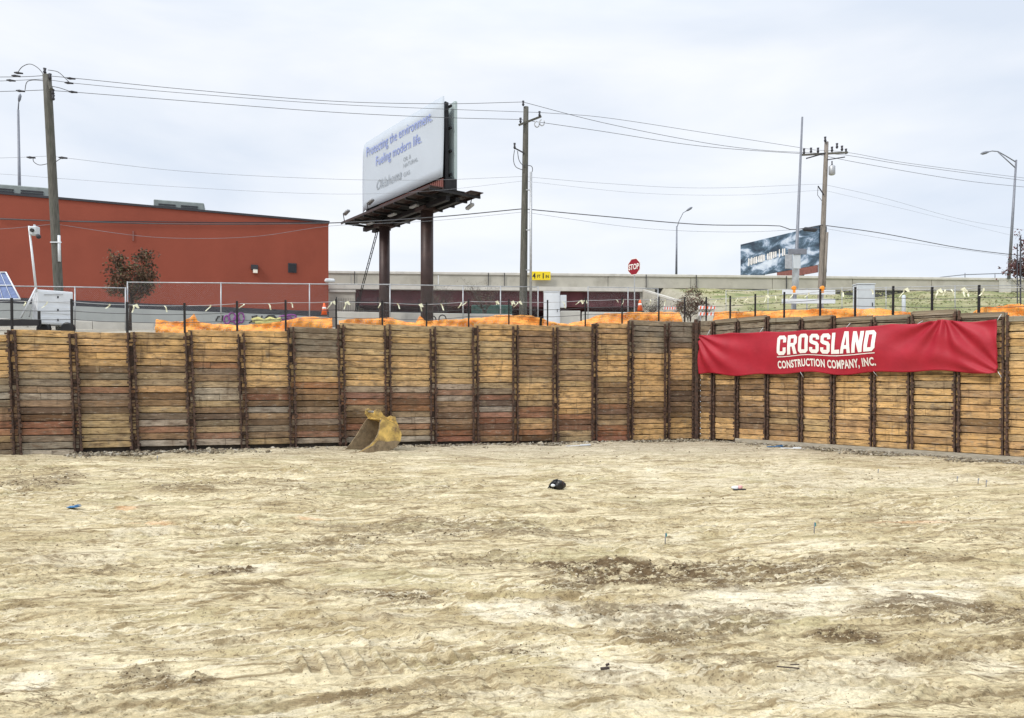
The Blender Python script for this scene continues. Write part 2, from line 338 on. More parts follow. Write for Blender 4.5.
def floor_h(X, Y):
    clod = patches(X, Y, CLOD); white = patches(X, Y, WHITE)
    far = sstep(6, 24, Y)
    h = floor_base(X, Y)
    h += fbm(X * .13, Y * .3, 3, 3) * .12 * sstep(40, 30, Y)
    h += fbm(X * .55, Y * 1.5, 5, 4) * .10
    rid = 1 - np.abs(fbm(X * .5 + .4 * fbm(X * .3, Y * .3, 9, 2), Y * 2.6, 11, 4)) * 3.0
    h += np.clip(rid, 0, 1) ** 3 * .035 * (1 - .6 * white)
    rid2 = 1 - np.abs(fbm(X * .9 - Y * .25, Y * 4.2 + X * .3, 15, 3)) * 3.4
    h += np.clip(rid2, 0, 1) ** 2 * .018 * (1 - .7 * white)
    h += fbm(X * 4, Y * 8, 21, 5, .62) * (.020 + .026 * far) * (1 - .6 * white) * (.25 + 1.8 * sstep(-.02, .25, fbm(X * .35, Y * 1.0, 25, 3))) * (1 - .6 * sstep(26, 33, Y))
    h += clod * (.01 + np.abs(fbm(X * 5, Y * 8, 31, 4, .65)) * .10 + fbm(X * 1.2, Y * 5, 37, 3) * .05)
    h -= white * .012
    lug = np.zeros_like(X)
    for i, (a, b, wd, sp, st) in enumerate(TRACKS):
        ax, ay = px2g(*a); bx, by = px2g(*b); dx, dy = bx - ax, by - ay; ln = math.hypot(dx, dy); dx /= ln; dy /= ln
        s = (X - ax) * dx + (Y - ay) * dy; q = -(X - ax) * dy + (Y - ay) * dx + .12 * np.sin(s * .7 + i) + .08 * fbm(s * .8, s * 0, 90 + i, 2)
        win = sstep(wd * .62, wd * .45, np.abs(q)) * sstep(-.4, .2, s) * sstep(ln + .4, ln - .2, s)
        win = win * sstep(-.28, .02, fbm(X * .8, Y * 1.2, 70 + i, 2))
        ph = (s + (q * .55 if i % 2 else -q * .55)) / sp
        lg = sstep(.15, .75, np.sin(ph * 2 * math.pi))
        h += win * (lg * .040 - .022) * st; h += sstep(.12, .0, np.abs(np.abs(q) - wd * .6)) * .02 * win.clip(.2, 1) * sstep(-.4, .2, s) * sstep(ln + .4, ln - .2, s)
        lug = np.maximum(lug, win * (1 - lg) * min(st, 1))
    for i, (ccx, ccy, R0, a0) in enumerate(ARCS):
        r = np.hypot(X - ccx, Y - ccy) + .15 * fbm(X * .15, Y * .15, 130 + i, 2)
        pres = sstep(-.22, .06, fbm(X * .22, Y * .5, 140 + i, 2)) * a0
        for off in (0, 1.9):
            q = r - R0 - off
            g_ = sstep(.30, .20, np.abs(q)); edge = sstep(.09, .0, np.abs(np.abs(q) - .30))
            th_ = np.arctan2(Y - ccy, X - ccx) * R0
            lg = sstep(-.2, .6, np.sin(2 * math.pi * (th_ / .16 + np.abs(q) * 1.6)))
            h -= g_ * pres * (.022 + .010 * lg) ; h += edge * pres * .030 * (1 + .6 * fbm(X * 6, Y * 6, 150, 2))
            lug = np.maximum(lug, pres * (edge * .75 + g_ * lg * .35))
    return h, clod, white, lug

def grid_mesh(name, X, Y, Z, m, attrs):
    nr, nc = X.shape
    co = np.stack([X, Y, Z], -1).reshape(-1, 3).astype(np.float32)
    i = np.arange(nr - 1)[:, None] * nc + np.arange(nc - 1)[None, :]
    q = np.stack([i, i + 1, i + nc + 1, i + nc], -1).reshape(-1, 4)
    me = bpy.data.meshes.new(name); me.vertices.add(len(co)); me.vertices.foreach_set('co', co.ravel())
    me.loops.add(q.size); me.loops.foreach_set('vertex_index', q.ravel().astype(np.int32))
    me.polygons.add(len(q)); me.polygons.foreach_set('loop_start', np.arange(0, q.size, 4, dtype=np.int32))
    me.polygons.foreach_set('loop_total', np.full(len(q), 4, np.int32)); me.polygons.foreach_set('use_smooth', np.ones(len(q), bool))
    me.update(calc_edges=True)
    for k, v in attrs.items():
        a = me.attributes.new(k, 'FLOAT', 'POINT'); a.data.foreach_set('value', v.ravel().astype(np.float32))
    me.materials.append(m); o = bpy.data.objects.new(name, me); COL.objects.link(o); return o

def dirt_mat():
    m = bpy.data.materials.new('excavated_clay'); m.use_nodes = True; t = m.node_tree; nn = t.nodes; ll = t.links
    p = nn['Principled BSDF']; p.inputs['Roughness'].default_value = .95; p.inputs['Specular IOR Level'].default_value = .15
    geo = nn.new('ShaderNodeNewGeometry')
    def at(k): a = nn.new('ShaderNodeAttribute'); a.attribute_name = k; return a.outputs['Fac']
    def nz(sc, scale, detail=6, rough=.6, dist=0, rot=0):
        mp0 = nn.new('ShaderNodeMapping'); mp0.inputs['Rotation'].default_value = (0, 0, math.radians(rot)); ll.new(geo.outputs['Position'], mp0.inputs[0])
        mp = nn.new('ShaderNodeMapping'); mp.inputs['Scale'].default_value = sc; ll.new(mp0.outputs[0], mp.inputs[0])
        pass
        n = nn.new('ShaderNodeTexNoise'); n.inputs['Scale'].default_value = scale; n.inputs['Detail'].default_value = detail
        n.inputs['Roughness'].default_value = rough; n.inputs['Distortion'].default_value = dist
        ll.new(mp.outputs[0], n.inputs['Vector']); return n.outputs[0]
    def mr(x, a0, a1, b0, b1):
        r = nn.new('ShaderNodeMapRange'); r.inputs[1].default_value = a0; r.inputs[2].default_value = a1; r.inputs[3].default_value = b0; r.inputs[4].default_value = b1
        ll.new(x, r.inputs[0]); return r.outputs[0]
    def mix(f, c, d):
        q = nn.new('ShaderNodeMix'); q.data_type = 'RGBA'; ll.new(f, q.inputs[0])
        if isinstance(c, tuple): q.inputs[6].default_value = (*c, 1)
        else: ll.new(c, q.inputs[6])
        q.inputs[7].default_value = (*d, 1); return q.outputs[2]
    def mul(a, b):
        k = nn.new('ShaderNodeMath'); k.operation = 'MULTIPLY'; ll.new(a, k.inputs[0]); ll.new(b, k.inputs[1]); return k.outputs[0]
    streak = nz((.28, 1.9, 1), 1.0, 8, .60, .5, 9); streak2 = nz((.42, 4.2, 1), 1.4, 9, .66, .35, -11); blotch = nz((1, 1.6, 1), .33, 5, .6)
    fine = nz((1, 1.5, 1), 9, 7, .7); grit = nz((1, 1.2, 1), 45, 4, .7); olive = nz((.5, 1, 1), .6, 4, .6)
    c = mix(mr(streak, .36, .64, 0, 1), (.40, .32, .175), (.66, .572, .375))
    c = mix(mr(streak2, .515, .60, 0, .9), c, (.24, .18, .095))
    c = mix(mr(streak2, .33, .43, .7, 0), c, (.70, .63, .45))
    c = mix(mr(olive, .52, .66, 0, .45), c, (.36, .325, .17))
    c = mix(mr(at('far'), 0, 1, 0, .6), c, (.50, .46, .375))
    c = mix(mul(mr(at('white'), 0.1, .9, 0, 1), mr(nz((.7, 2.2, 1), 1.6, 7, .65), .42, .52, .35, .95)), c, (.71, .64, .48))
    mid = nz((1, 2.2, 1), 3.0, 7, .7)
    c = mix(mr(mid, .54, .62, 0, .75), c, (.23, .17, .09))
    cl = mul(mr(at('clod'), .1, .8, 0, 1), mr(mid, .42, .50, .05, 1))
    c = mix(cl, c, (.125, .085, .045))
    c = mix(mr(at('lug'), .2, 1, 0, .55), c, (.33, .265, .16))
    ln_ = nz((.30, 3.6, 1), 1.1, 5, .6, .5, 14); ab = nn.new('ShaderNodeMath'); ab.operation = 'SUBTRACT'; ll.new(ln_, ab.inputs[0]); ab.inputs[1].default_value = .5
    ab2 = nn.new('ShaderNodeMath'); ab2.operation = 'ABSOLUTE'; ll.new(ab.outputs[0], ab2.inputs[0])
    c = mix(mul(mr(ab2.outputs[0], .004, .020, .85, 0), mr(blotch, .45, .60, 0, 1)), c, (.17, .125, .07))
    lw = nz((.26, 3.0, 1.7), .9, 5, .6, .4, -16); aw = nn.new('ShaderNodeMath'); aw.operation = 'SUBTRACT'; ll.new(lw, aw.inputs[0]); aw.inputs[1].default_value = .52
    aw2 = nn.new('ShaderNodeMath'); aw2.operation = 'ABSOLUTE'; ll.new(aw.outputs[0], aw2.inputs[0])
    c = mix(mul(mr(aw2.outputs[0], .006, .022, .7, 0), mr(blotch, .60, .42, 0, 1)), c, (.72, .65, .48))
    speck = nz((1, 1.3, 1), 16, 6, .75)
    c = mix(mul(mr(speck, .54, .62, 0, .85), mr(streak, .42, .62, 1.0, .25)), c, (.12, .085, .045))
    c = mix(mul(mr(speck, .30, .38, .5, 0), mr(blotch, .4, .6, .3, 1)), c, (.70, .64, .48))
    c = mix(at('paint'), c, (.72, .30, .12))
    fs = mul(mr(fine, .3, .7, .76, 1.22), mr(grit, .3, .7, .80, 1.18))
    s = nn.new('ShaderNodeVectorMath'); s.operation = 'SCALE'; ll.new(c, s.inputs[0]); ll.new(fs, s.inputs[3])
    ll.new(s.outputs[0], p.inputs['Base Color'])
    b1 = nn.new('ShaderNodeBump'); b1.inputs['Strength'].default_value = .6; b1.inputs['Distance'].default_value = .05; ll.new(fine, b1.inputs['Height'])
    b2 = nn.new('ShaderNodeBump'); b2.inputs['Strength'].default_value = .6; b2.inputs['Distance'].default_value = .012; ll.new(grit, b2.inputs['Height']); ll.new(b1.outputs[0], b2.inputs['Normal'])
    ll.new(b2.outputs[0], p.inputs['Normal'])
    return m
M['dirt'] = dirt_mat()
a_in = np.linspace(-.74, .74, 860); a_out = np.linspace(.76, 6, 40) ** 1.0
A = np.concatenate([-a_out[::-1], a_in, a_out])
yp = np.concatenate([np.linspace(1400, 760, 40), np.linspace(755, 438, 560)])
ZZ = HC * F / (yp - HORIZON)
AA, YY = np.meshgrid(A, ZZ); XX = AA * YY
hh, cl_, wh_, lg_ = floor_h(XX, YY)
PAINT = [(128, 510, 9, 1.6, .28), (150, 524, 26, 1.0, .25), (310, 517, 20, 1.5, .35), (900, 522, 60, 1.0, .25), (300, 583, 9, 1, .2)]
pt_ = patches(XX, YY, PAINT)
# clip away the part of the fan that would poke out behind the walls
dl = -(XX - CX) * DL.y + (YY - CY) * DL.x; dr = -((XX - CX) * (-DR.y) + (YY - CY) * DR.x)
dr = (XX - CX) * (-NR.x) + (YY - CY) * (-NR.y); dl = (XX - CX) * (-NL.x) + (YY - CY) * (-NL.y)
o = grid_mesh('ground', XX, YY, hh, M['dirt'], {'clod': cl_, 'white': wh_, 'lug': lg_, 'paint': pt_, 'far': sstep(26, 36, YY) * .9})
bm = bmesh.new(); bm.from_mesh(o.data)
kill = [v for v in bm.verts if ((v.co.x - CX) * (-NL.x) + (v.co.y - CY) * (-NL.y) > .55) or ((v.co.x - CX) * (-NR.x) + (v.co.y - CY) * (-NR.y) > .55) or abs(v.co.x) > 70]
bmesh.ops.delete(bm, geom=kill, context='VERTS'); bm.to_mesh(o.data); bm.free()
tag(o, kind='structure')
# plain dirt below and behind the viewpoint so that the pit floor carries on
def floor_z(x, y):
    r = floor_h(np.array([[x]]), np.array([[y]])); return float(r[0][0, 0])
mb = MB(); mb.add([(-75, -45, -.35), (75, -45, -.35), (75, 2.2, -.2), (-75, 2.2, -.2), (75, 30, -.45), (-75, 30, -.45)], [(0, 1, 2, 3), (3, 2, 4, 5)])
tag(mb.build('pit_floor', M['dirt']), kind='structure')

# ------------------------------------------------------------------ upper terrain behind the walls
def wallY(X): return np.where(X < CX, CY + (X - CX) * DL.y / DL.x, CY + (X - CX) * DR.y / DR.x)
def wallZ(X): return np.interp(X, [-40, -21, -8, 3, 10, 14, 19.4, 30], [4.95, 5.05, 5.45, 5.85, 6.15, 5.95, 5.45, 5.0])
def bridgeY(X): return 78 + (X + 19.2) * .0714
def terrain(X, Y):
    d = np.maximum(Y - wallY(X), 0)
    base = wallZ(X) + .085 * np.minimum(d, 26) * np.where(X > 14, .85, 1.0)
    k = sstep(14.4, 16.3, X)
    foot = 57 + (X - 17) * .05
    e = np.clip((Y - foot) / (bridgeY(X) - 0.5 - foot), 0, 1.0)
    hgt = lerp(8.3, 13.45, e ** .92)
    base2 = np.where(Y > foot, np.maximum(hgt, base), base)
    return lerp(base, base2, k) + fbm(X * .3, Y * .3, 61, 3) * .12 + fbm(X * 1.2, Y * 1.2, 64, 3) * .10 * k * sstep(foot, foot + 4, Y)
def upper_mat():
    m = bpy.data.materials.new('roadside_ground'); m.use_nodes = True; t = m.node_tree; nn = t.nodes; ll = t.links
    p = nn['Principled BSDF']; p.inputs['Roughness'].default_value = .95
    geo = nn.new('ShaderNodeNewGeometry'); at = nn.new('ShaderNodeAttribute'); at.attribute_name = 'grass'
    def nz(s_, d=6, r=.6, sc=(1, 1, 1)):
        mp = nn.new('ShaderNodeMapping'); mp.inputs['Scale'].default_value = sc; ll.new(geo.outputs['Position'], mp.inputs[0])
        n = nn.new('ShaderNodeTexNoise'); n.inputs['Scale'].default_value = s_; n.inputs['Detail'].default_value = d; n.inputs['Roughness'].default_value = r; ll.new(mp.outputs[0], n.inputs['Vector']); return n.outputs[0]
    def rp(x, els):
        r = nn.new('ShaderNodeValToRGB'); e = r.color_ramp.elements
        e[0].position, e[0].color = els[0][0], (*els[0][1], 1); e[1].position, e[1].color = els[-1][0], (*els[-1][1], 1)
        for pp, c in els[1:-1]: q = e.new(pp); q.color = (*c, 1)
        ll.new(x, r.inputs[0]); return r.outputs[0]
    g = rp(nz(.35, 7, .65, (1, 1, 2)), [(.38, (.15, .18, .055)), (.5, (.27, .265, .115)), (.62, (.40, .36, .22))])
    s = rp(nz(.8, 6), [(.35, (.30, .27, .21)), (.65, (.42, .39, .32))])
    mx = nn.new('ShaderNodeMix'); mx.data_type = 'RGBA'; ll.new(at.outputs['Fac'], mx.inputs[0]); ll.new(s, mx.inputs[6]); ll.new(g, mx.inputs[7]); ll.new(mx.outputs[2], p.inputs['Base Color'])
    b = nn.new('ShaderNodeBump'); b.inputs['Strength'].default_value = .9; b.inputs['Distance'].default_value = .15; ll.new(nz(5, 5), b.inputs['Height']); ll.new(b.outputs[0], p.inputs['Normal'])
    return m
M['upper'] = upper_mat()
xs = np.concatenate([np.linspace(-600, -70, 20), np.linspace(-66, 66, 190), np.linspace(70, 600, 20)])
ds = np.concatenate([np.linspace(0, 60, 110), np.linspace(64, 700, 30)])
Xg, Dg = np.meshgrid(xs, ds)
Yw = np.where(np.abs(Xg) > 45, wallY(np.clip(Xg, -45, 45)), wallY(Xg))
Yg = Yw + .12 + Dg
Zg = terrain(Xg, Yg)
Zg = np.where(Yg > bridgeY(Xg) + 26, np.minimum(Zg, 9), Zg)
o = grid_mesh('street_ground', Xg, Yg, Zg, M['upper'], {'grass': sstep(15, 20, Xg) * sstep(50, 58, Yg)})
tag(o, kind='structure')
def TZ(x, y): return float(terrain(np.array([float(x)]), np.array([float(y)]))[0])

# ------------------------------------------------------------------ timber lagging walls
TINT = {'Y': (.58, .365, .160), 'O': (.54, .32, .145), 'T': (.41, .295, .155), 'G': (.24, .197, .140), 'W': (.37, .325, .26), 'R': (.28, .122, .070), 'B': (.29, .180, .098), 'D': (.125, .078, .046)}
LPX = [-185, -118, -52, 12, 73, 131, 188.5, 241, 290.5, 340.5, 387, 432.5, 475, 515, 555, 594, 630, 666.5, 694.5]
LTOP = [335, 334, (335, 334), (328.5, 330.5), (331, 332.5), (331, 332.5), (329, 330.5), (329.6, 331), (325.6, 328), (322, 324.5), (323.7, 325.8), (325, 326.5), (323, 323.8), (323.8, 325.5), (325, 326), (322.3, 323), (319.3, 321), (320.5, 321.5)]
LSEQ = ['', '', 'YTYYYYGGDWGBBRRTDG', 'YTYOYYGGBWWBDDRRGGW', 'YYOYYDGTTRGBDTTTTT', 'TYYYYDTGRODBTDWRBW', 'YYYBYRGBTDWWTBDGTRW', 'YYTYYYTYYRDRDWBDGBT', 'GGGGGYTTYYRBBDGRGDRW', 'TTYTTYYTYYYWRRTDDRDW', 'TTYYTTYYYTYYWRDRTDWRTW',
        'TTTTTYTTTTTYWRDWBBDBDDRR', 'YYYTTYTYYYYTGRDWBRRDRB', 'YBBBTBBBBTYYYYTRRTORD', 'TBBTBTBTTBBTYYYYYYRDRTT', 'YBYBTTYYYYTBDBTRDBTRRR', 'GGGGGGYYYYYYYYYYBDBYYYY', 'GGGGDYYYYOYDBDDBDDYYYY']
LBOT = [0, 0, .05, .05, .34, .34, .33, .32, .31, .30, .28, .24, .2, .17, .10, .06, .08, .1]
def lean_px(px): return 6.0 * min(0, (px - 512) / 440.0) if px < 512 else 1.2 * (px - 512) / 500.0
def plank_panel(wall, name, PA0, PA1, PB0, PB1, z0, z1a, z1b, seq, nrm, seed, rows=None):
    """planks between pile A (bottom PA0, top PA1) and pile B, from z0 up to z1a..z1b"""
    rr = random.Random(seed); mb = MB()
    zt = (z1a + z1b) / 2; n = rows or max(6, round((zt - z0) / .285)); ph = (zt - z0) / n
    def tint(k_):
        k_ = min(max(k_, 0), n - 1)
        return TINT[seq[int((n - 1 - k_) / max(n - 1, 1) * (len(seq) - 1) + .5)]] if seq else TINT['T']
    for k in range(n):
        idx = int((n - 1 - k) / max(n - 1, 1) * (len(seq) - 1) + .5) if seq else 0
        code = seq[idx] if seq else rr.choice('YTGBRDY')
        base = TINT[code]; nb1, nb2 = tint(k - 1), tint(k + 1); base = tuple(.72 * b0 + .14 * b1 + .14 * b2 for b0, b1, b2 in zip(base, nb1, nb2)); j = rr.uniform(.86, 1.14); hsh = rr.uniform(-.02, .02)
        j *= 1.0
        mb.col = (max(.02, base[0] * j + hsh * .4), base[1] * j, max(.02, base[2] * j - hsh * .5))
        za, zb = z0 + ph * k, z0 + ph * (k + 1); gap = rr.uniform(.022, .042)
        tl = (z1a - z1b) / 2 * (k + .5) / n + rr.uniform(-.010, .010)
        t0, t1 = (k + .02) / n, (k + .98) / n
        a = PA0.lerp(PA1, (t0 + t1) / 2); b = PB0.lerp(PB1, (t0 + t1) / 2)
        d = (b - a).normalized(); a = a - d * .03; b = b + d * .03
        off = nrm * rr.uniform(-.02, .015); th = .08
        ends = []
        spl = [(0, 1)] if rr.random() > .10 else [(0, .5 + rr.uniform(-.2, .2))]
        if spl[0][1] < 1: spl.append((spl[0][1] + .006, 1))
        for (s0, s1) in spl:
            pa = a.lerp(b, s0) + off; pb = a.lerp(b, s1) + off
            L_ = (pb - pa).length; rnd = rr.uniform(0, 60)
            c = .012; vs_ = []; uv = []
            NS = 5; wob = [rr.uniform(-.006, .006) for _ in range(NS + 1)]; wob2 = [rr.uniform(-.006, .006) for _ in range(NS + 1)]
            for q in range(NS + 1):
                t = q / NS; P = pa.lerp(pb, t); e = tl * (1 - 2 * lerp(s0, s1, t))
                for (dn, zz) in ((-th, za + wob2[q]), (-c, za + wob2[q]), (0, za + c + wob2[q]), (0, zb - gap - c + wob[q]), (-c, zb - gap + wob[q]), (-th, zb - gap + wob[q])):
                    vs_.append(P + nrm * dn + Vector((0, 0, zz + e))); uv.append((t * L_ + rnd, zz, rnd))
            fs = [(q * 6 + i, (q + 1) * 6 + i, (q + 1) * 6 + (i + 1) % 6, q * 6 + (i + 1) % 6) for q in range(NS) for i in range(6)]
            fs += [(5, 4, 3, 2, 1, 0), tuple(NS * 6 + i for i in range(6))]
            mb.add(vs_, fs, puv=uv)
    return mb.build('lagging_panel', M['wood'], wall, fix=True)
def pile(wall, P0, P1, z0, z1, d, nrm, seed, wd=.20):
    """a pair of channels with a slot between them and ragged clips"""
    rr = random.Random(seed); o = None
    par = None
    for sgn in (-1, 1):
        mb = MB(); a = P0 + Vector((0, 0, z0)); b = P1 + Vector((0, 0, z1 - (0.0 if sgn > 0 else rr.uniform(0, .12))))
        off = d * (sgn * wd * .5) + nrm * .055
        ax = (b - a).normalized()
        mb.bar(a + off, b + off, .062, .13, up=nrm)
        L_ = (b - a).length; k = rr.uniform(.05, .2)
        while k < L_ - .1:
            q = a.lerp(b, k / L_) + off + d * (sgn * rr.uniform(.0, .055)) + nrm * rr.uniform(.03, .085)
            mb.box(q, (rr.uniform(.06, .14), rr.uniform(.04, .09), rr.uniform(.05, .15)), (d, nrm, Vector((0, 0, 1))))
            k += rr.uniform(.12, .34)
        if par is None:
            web = MB(); web.bar(a + nrm * -.03, b + nrm * -.03, wd * .9, .05, up=nrm)
            kk = .2
            while kk < L_ - .2:
                if rr.random() < .7: web.box(a.lerp(b, kk / L_) + nrm * .01, (wd * .7, .05, rr.uniform(.03, .07)), (d, nrm, Vector((0, 0, 1))))
                kk += .285
            par = web.build('soldier_pile', M['rust'], wall)
        mb.build('steel_channel', M['rust'], par)

def build_wall(name, label, pxs, tops, seqs, bots, WF, D, NRM, sd, leanf, wd):
    org = WF(pxs[len(pxs) // 2]); wall = thing(name, (org.x, org.y, 0), label, 'retaining wall')
    T = [t if isinstance(t, tuple) else (t, t) for t in tops]
    P0s, P1s = [], []
    for px in pxs:
        ln = leanf(px); P1 = WF(px + 0); P0 = WF(px - ln); P0s.append(P0); P1s.append(P1)
    for i in range(len(pxs) - 1):
        za = ztop(0, T[i][0], P1s[i]); zb = ztop(0, T[i][1], P1s[i + 1])
        plank_panel(wall, 'p', P0s[i], P1s[i], P0s[i + 1], P1s[i + 1], bots[i], za, zb, seqs[i], NRM, sd * 100 + i)
    for i in range(len(pxs)):
        y = min(T[min(i, len(T) - 1)][0], T[max(i - 1, 0)][1]); zt_ = max(ztop(0, T[min(i, len(T) - 1)][0], P1s[i]), ztop(0, T[max(i - 1, 0)][1], P1s[i])) - .04 - (i * 7 % 5) * .025
        pile(wall, P0s[i], P1s[i], -.3 if bots[min(i, len(bots) - 1)] < .15 else .02, zt_, D, NRM, sd * 300 + i, wd)
    # dark soil seen through the gaps
    mb = MB(); a = P1s[0] - NRM * .16; b = P1s[-1] - NRM * .16
    n = len(pxs) - 1
    for i in range(n):
        za = ztop(0, T[i][0], P1s[i]) - .1; zb = ztop(0, T[i][1], P1s[i + 1]) - .1
        p, q = P1s[i] - NRM * .15, P1s[i + 1] - NRM * .15
        mb.add([(p.x, p.y, -.5), (q.x, q.y, -.5), (q.x, q.y, zb), (p.x, p.y, za)], [(0, 1, 2, 3)])
    mb.build('soil_backing', M['soil'], wall)
    return wall, P0s, P1s
wall_l, LP0, LP1 = build_wall('timber_retaining_wall', 'long timber lagging retaining wall with rusty steel piles, behind the yellow bucket', LPX, LTOP, LSEQ, LBOT, WL, DL, NL, 1, lean_px, .23)
RPX = [699, 714, 738, 768, 802, 834, 874, 911.5, 958, 1006, 1060, 1118, 1182, 1250]
RTOP = [(320.5, 320), (320, 318), (318, 315.2), (318.4, 317), (317, 315), (318, 315.5), (316, 314.5), (311.5, 309.3), (313.5, 312), (316.5, 315), 312, 310, 308]
RSEQ = ['GGGGGGYYYYYBDBDBDYYYYY', 'GGGGYYYYYYYYDBDBDDYYYY', 'GGGGYYYYYYBBDYBBDDOY', 'GGGYYYYYYYBYBYBBYYDTBBO', 'GGGYYYYYYYBYOBYYBYTTYY', 'GGGYYYYYGYYYYYYYTYBOYY', 'GGYYYYYTYYYYTYYYYBYYYY', 'GGYYYYYYTYYGYYTYTBYBY', 'GGTYYYYTYYYYBYOYYDBYOY', 'TTYYTYTYYYYBTYYDYYTOY'] + ['YYTYYYBYYTYBYYO'] * 3
RBOT = [.08, .14, .2, .22, .24, .25, .25, .25, .25, .25, .25, .25, .25]
wall_r, RP0, RP1 = build_wall('timber_retaining_wall', 'timber lagging retaining wall on the right that carries the red banner', RPX, RTOP, RSEQ, RBOT, WR, DR, NR, 2, lambda p: .8, .145)
# weathered top boards and footing board of the right wall
mb = MB()
for i in range(2, len(RPX) - 1):
    a, b = RP0[i], RP0[i + 1]
    mb.bar(a + NR * .15 + Vector((0, 0, .13)), b + NR * .15 + Vector((0, 0, .13 + (i % 2) * .006)), .07, .24)
mb.build('footing_board', M['board_timber'], wall_r)
rr = random.Random(5)
for i in range(1, 10):
    a, b = RP1[i], RP1[i + 1]; t0, t1 = RTOP[i]
    za, zb = ztop(0, t0, a) , ztop(0, t1, b); mb = MB(); rb = rr.uniform(0, 30)
    pa = a + NR * .025 + DR * .06 + Vector((0, 0, za - .10)); pb = b + NR * (.03 - .015 * (i % 2)) + DR * -.05 + Vector((0, 0, zb - .09))
    mb.col = TINT['G'] if i % 3 else (.27, .24, .18)
    mb.bar(pa, pb, .06, .20); mb.g = [(v[0] + v[1], v[2], rb) for v in mb.v]
    mb.build('top_board', M['wood'], wall_r)
# corner post
mb = MB(); c0 = Vector((CX, CY, 0)) + NL * .12 + NR * .05
mb.box(c0 + Vector((-.1, -.05, 3.05)), (.17, .17, 6.9)); mb.build('corner_post', M['rust'], wall_l)

# ------------------------------------------------------------------ banner
BA = (702.5, 335, 375); BB = (1000, 318.7, 371)
PA = WR(BA[0]) + NR * .30; PB = WR(BB[0]) + NR * .30
def banner_pt(u, v, lift=0):
    """u along 0..1, v up 0..1"""
    P = PA.lerp(PB, u); zt_ = lerp(HC + (385 - BA[1]) / F * PA.y, HC + (385 - BB[1]) / F * PB.y, u); zb = lerp(HC + (385 - BA[2]) / F * PA.y, HC + (385 - BB[2]) / F * PB.y, u)
    zt_ += .05 * math.sin(u * 11) * .6 - .10 * math.sin(math.pi * ((u * 7) % 1)) * .5 + .10 * max(0, 1 - abs(u - .86) * 14)
    zb += .05 * math.sin(u * 17 + 1) + .05 * math.sin(u * 31)
    z = lerp(zb, zt_, v)
    calm = 1 - .8 * (1 if .26 < u < .60 else max(0, 1 - min(abs(u - .26), abs(u - .60)) * 20))
    r = 0
    for (cu, cv, am, fr) in ((-.02, 1.05, .09, 17), (1.03, -.1, .08, 18), (.86, 1.1, .10, 11)):
        du, dv = (u - cu) * 6.5, v - cv; ds_ = math.hypot(du, dv); an = math.atan2(dv, du)
        r += am * math.sin(an * fr + 1.3 * math.sin(ds_ * 2)) * math.exp(-ds_ * .75)
    r = r * (calm if True else 1) + .05 * math.sin(u * 23) * math.sin(math.pi * v) + .03 * math.sin(u * 9 + v * 5)
    r += .10 * math.sin(math.pi * v) ** 2
    return P + NR * (r + lift) + Vector((0, 0, z))
mb = MB(); NU, NV = 260, 34
vs_ = [banner_pt(i / NU, j / NV) for j in range(NV + 1) for i in range(NU + 1)]
mb.add(vs_, [(j * (NU + 1) + i, j * (NU + 1) + i + 1, (j + 1) * (NU + 1) + i + 1, (j + 1) * (NU + 1) + i) for j in range(NV) for i in range(NU)], True)
ban = thing('banner', tuple(PA), 'red vinyl company banner with white lettering hung on the timber wall', 'banner')
M['banner'] = mat('red_vinyl', (.37, .015, .031), .58, 0, .09, 1.5, .45, 2.2, spec=.35, col2=(.42, .03, .045), c2amt=.3)
so_ = mb.build('banner_sheet', M['banner'], ban); md = so_.modifiers.new('thick', 'SOLIDIFY'); md.thickness = .012
def curve_poly(polys):
    cu = bpy.data.curves.new('c', 'CURVE'); cu.dimensions = '2D'; cu.fill_mode = 'BOTH'
    for p in polys:
        s = cu.splines.new('POLY'); s.points.add(len(p) - 1); s.use_cyclic_u = True
        for i, q in enumerate(p): s.points[i].co = (q[0], q[1], 0, 1)
    return curve_mesh(cu)
def curve_mesh(cu):
    ob = bpy.data.objects.new('t', cu); COL.objects.link(ob); bpy.context.view_layer.update()
    dg = bpy.context.evaluated_depsgraph_get(); me = ob.evaluated_get(dg).to_mesh()
    v = [(p.co.x, p.co.y) for p in me.vertices if True]; z = [p.co.z for p in me.vertices]; f = [tuple(q.vertices) for q in me.polygons]
    ob.evaluated_get(dg).to_mesh_clear(); bpy.data.objects.remove(ob); bpy.data.curves.remove(cu)
    return v, f
def text_mesh(s, bold=0.0, space=1.0, shear=0):
    cu = bpy.data.curves.new('f', 'FONT'); cu.body = s; cu.size = 1; cu.offset = bold; cu.space_character = space; cu.resolution_u = 3; cu.shear = shear
    return curve_mesh(cu)
def fit(v, x0, x1, y0, y1, use=None):
    xs_ = [p[0] for p in v]; ys_ = [p[1] for p in v]; a, b = min(xs_), max(xs_); c, d = (min(ys_), max(ys_)) if use is None else use
    return [(x0 + (p[0] - a) / (b - a) * (x1 - x0), y0 + (p[1] - c) / (d - c) * (y1 - y0)) for p in v]
def subdiv(v, f, maxlen, asp):
    bm = bmesh.new(); vv = [bm.verts.new((p[0], p[1], 0)) for p in v]
    for q in f:
        try: bm.faces.new([vv[i] for i in q])
        except ValueError: pass
    bmesh.ops.triangulate(bm, faces=bm.faces)
    for _ in range(4):
        e = [e for e in bm.edges if math.hypot((e.verts[0].co.x - e.verts[1].co.x) * asp, e.verts[0].co.y - e.verts[1].co.y) > maxlen]
        if not e: break
        bmesh.ops.subdivide_edges(bm, edges=e, cuts=1); bmesh.ops.triangulate(bm, faces=bm.faces)
    bm.verts.index_update()
    r = [(x.co.x, x.co.y) for x in bm.verts], [tuple(x.index for x in q.verts) for q in bm.faces]; bm.free(); return r
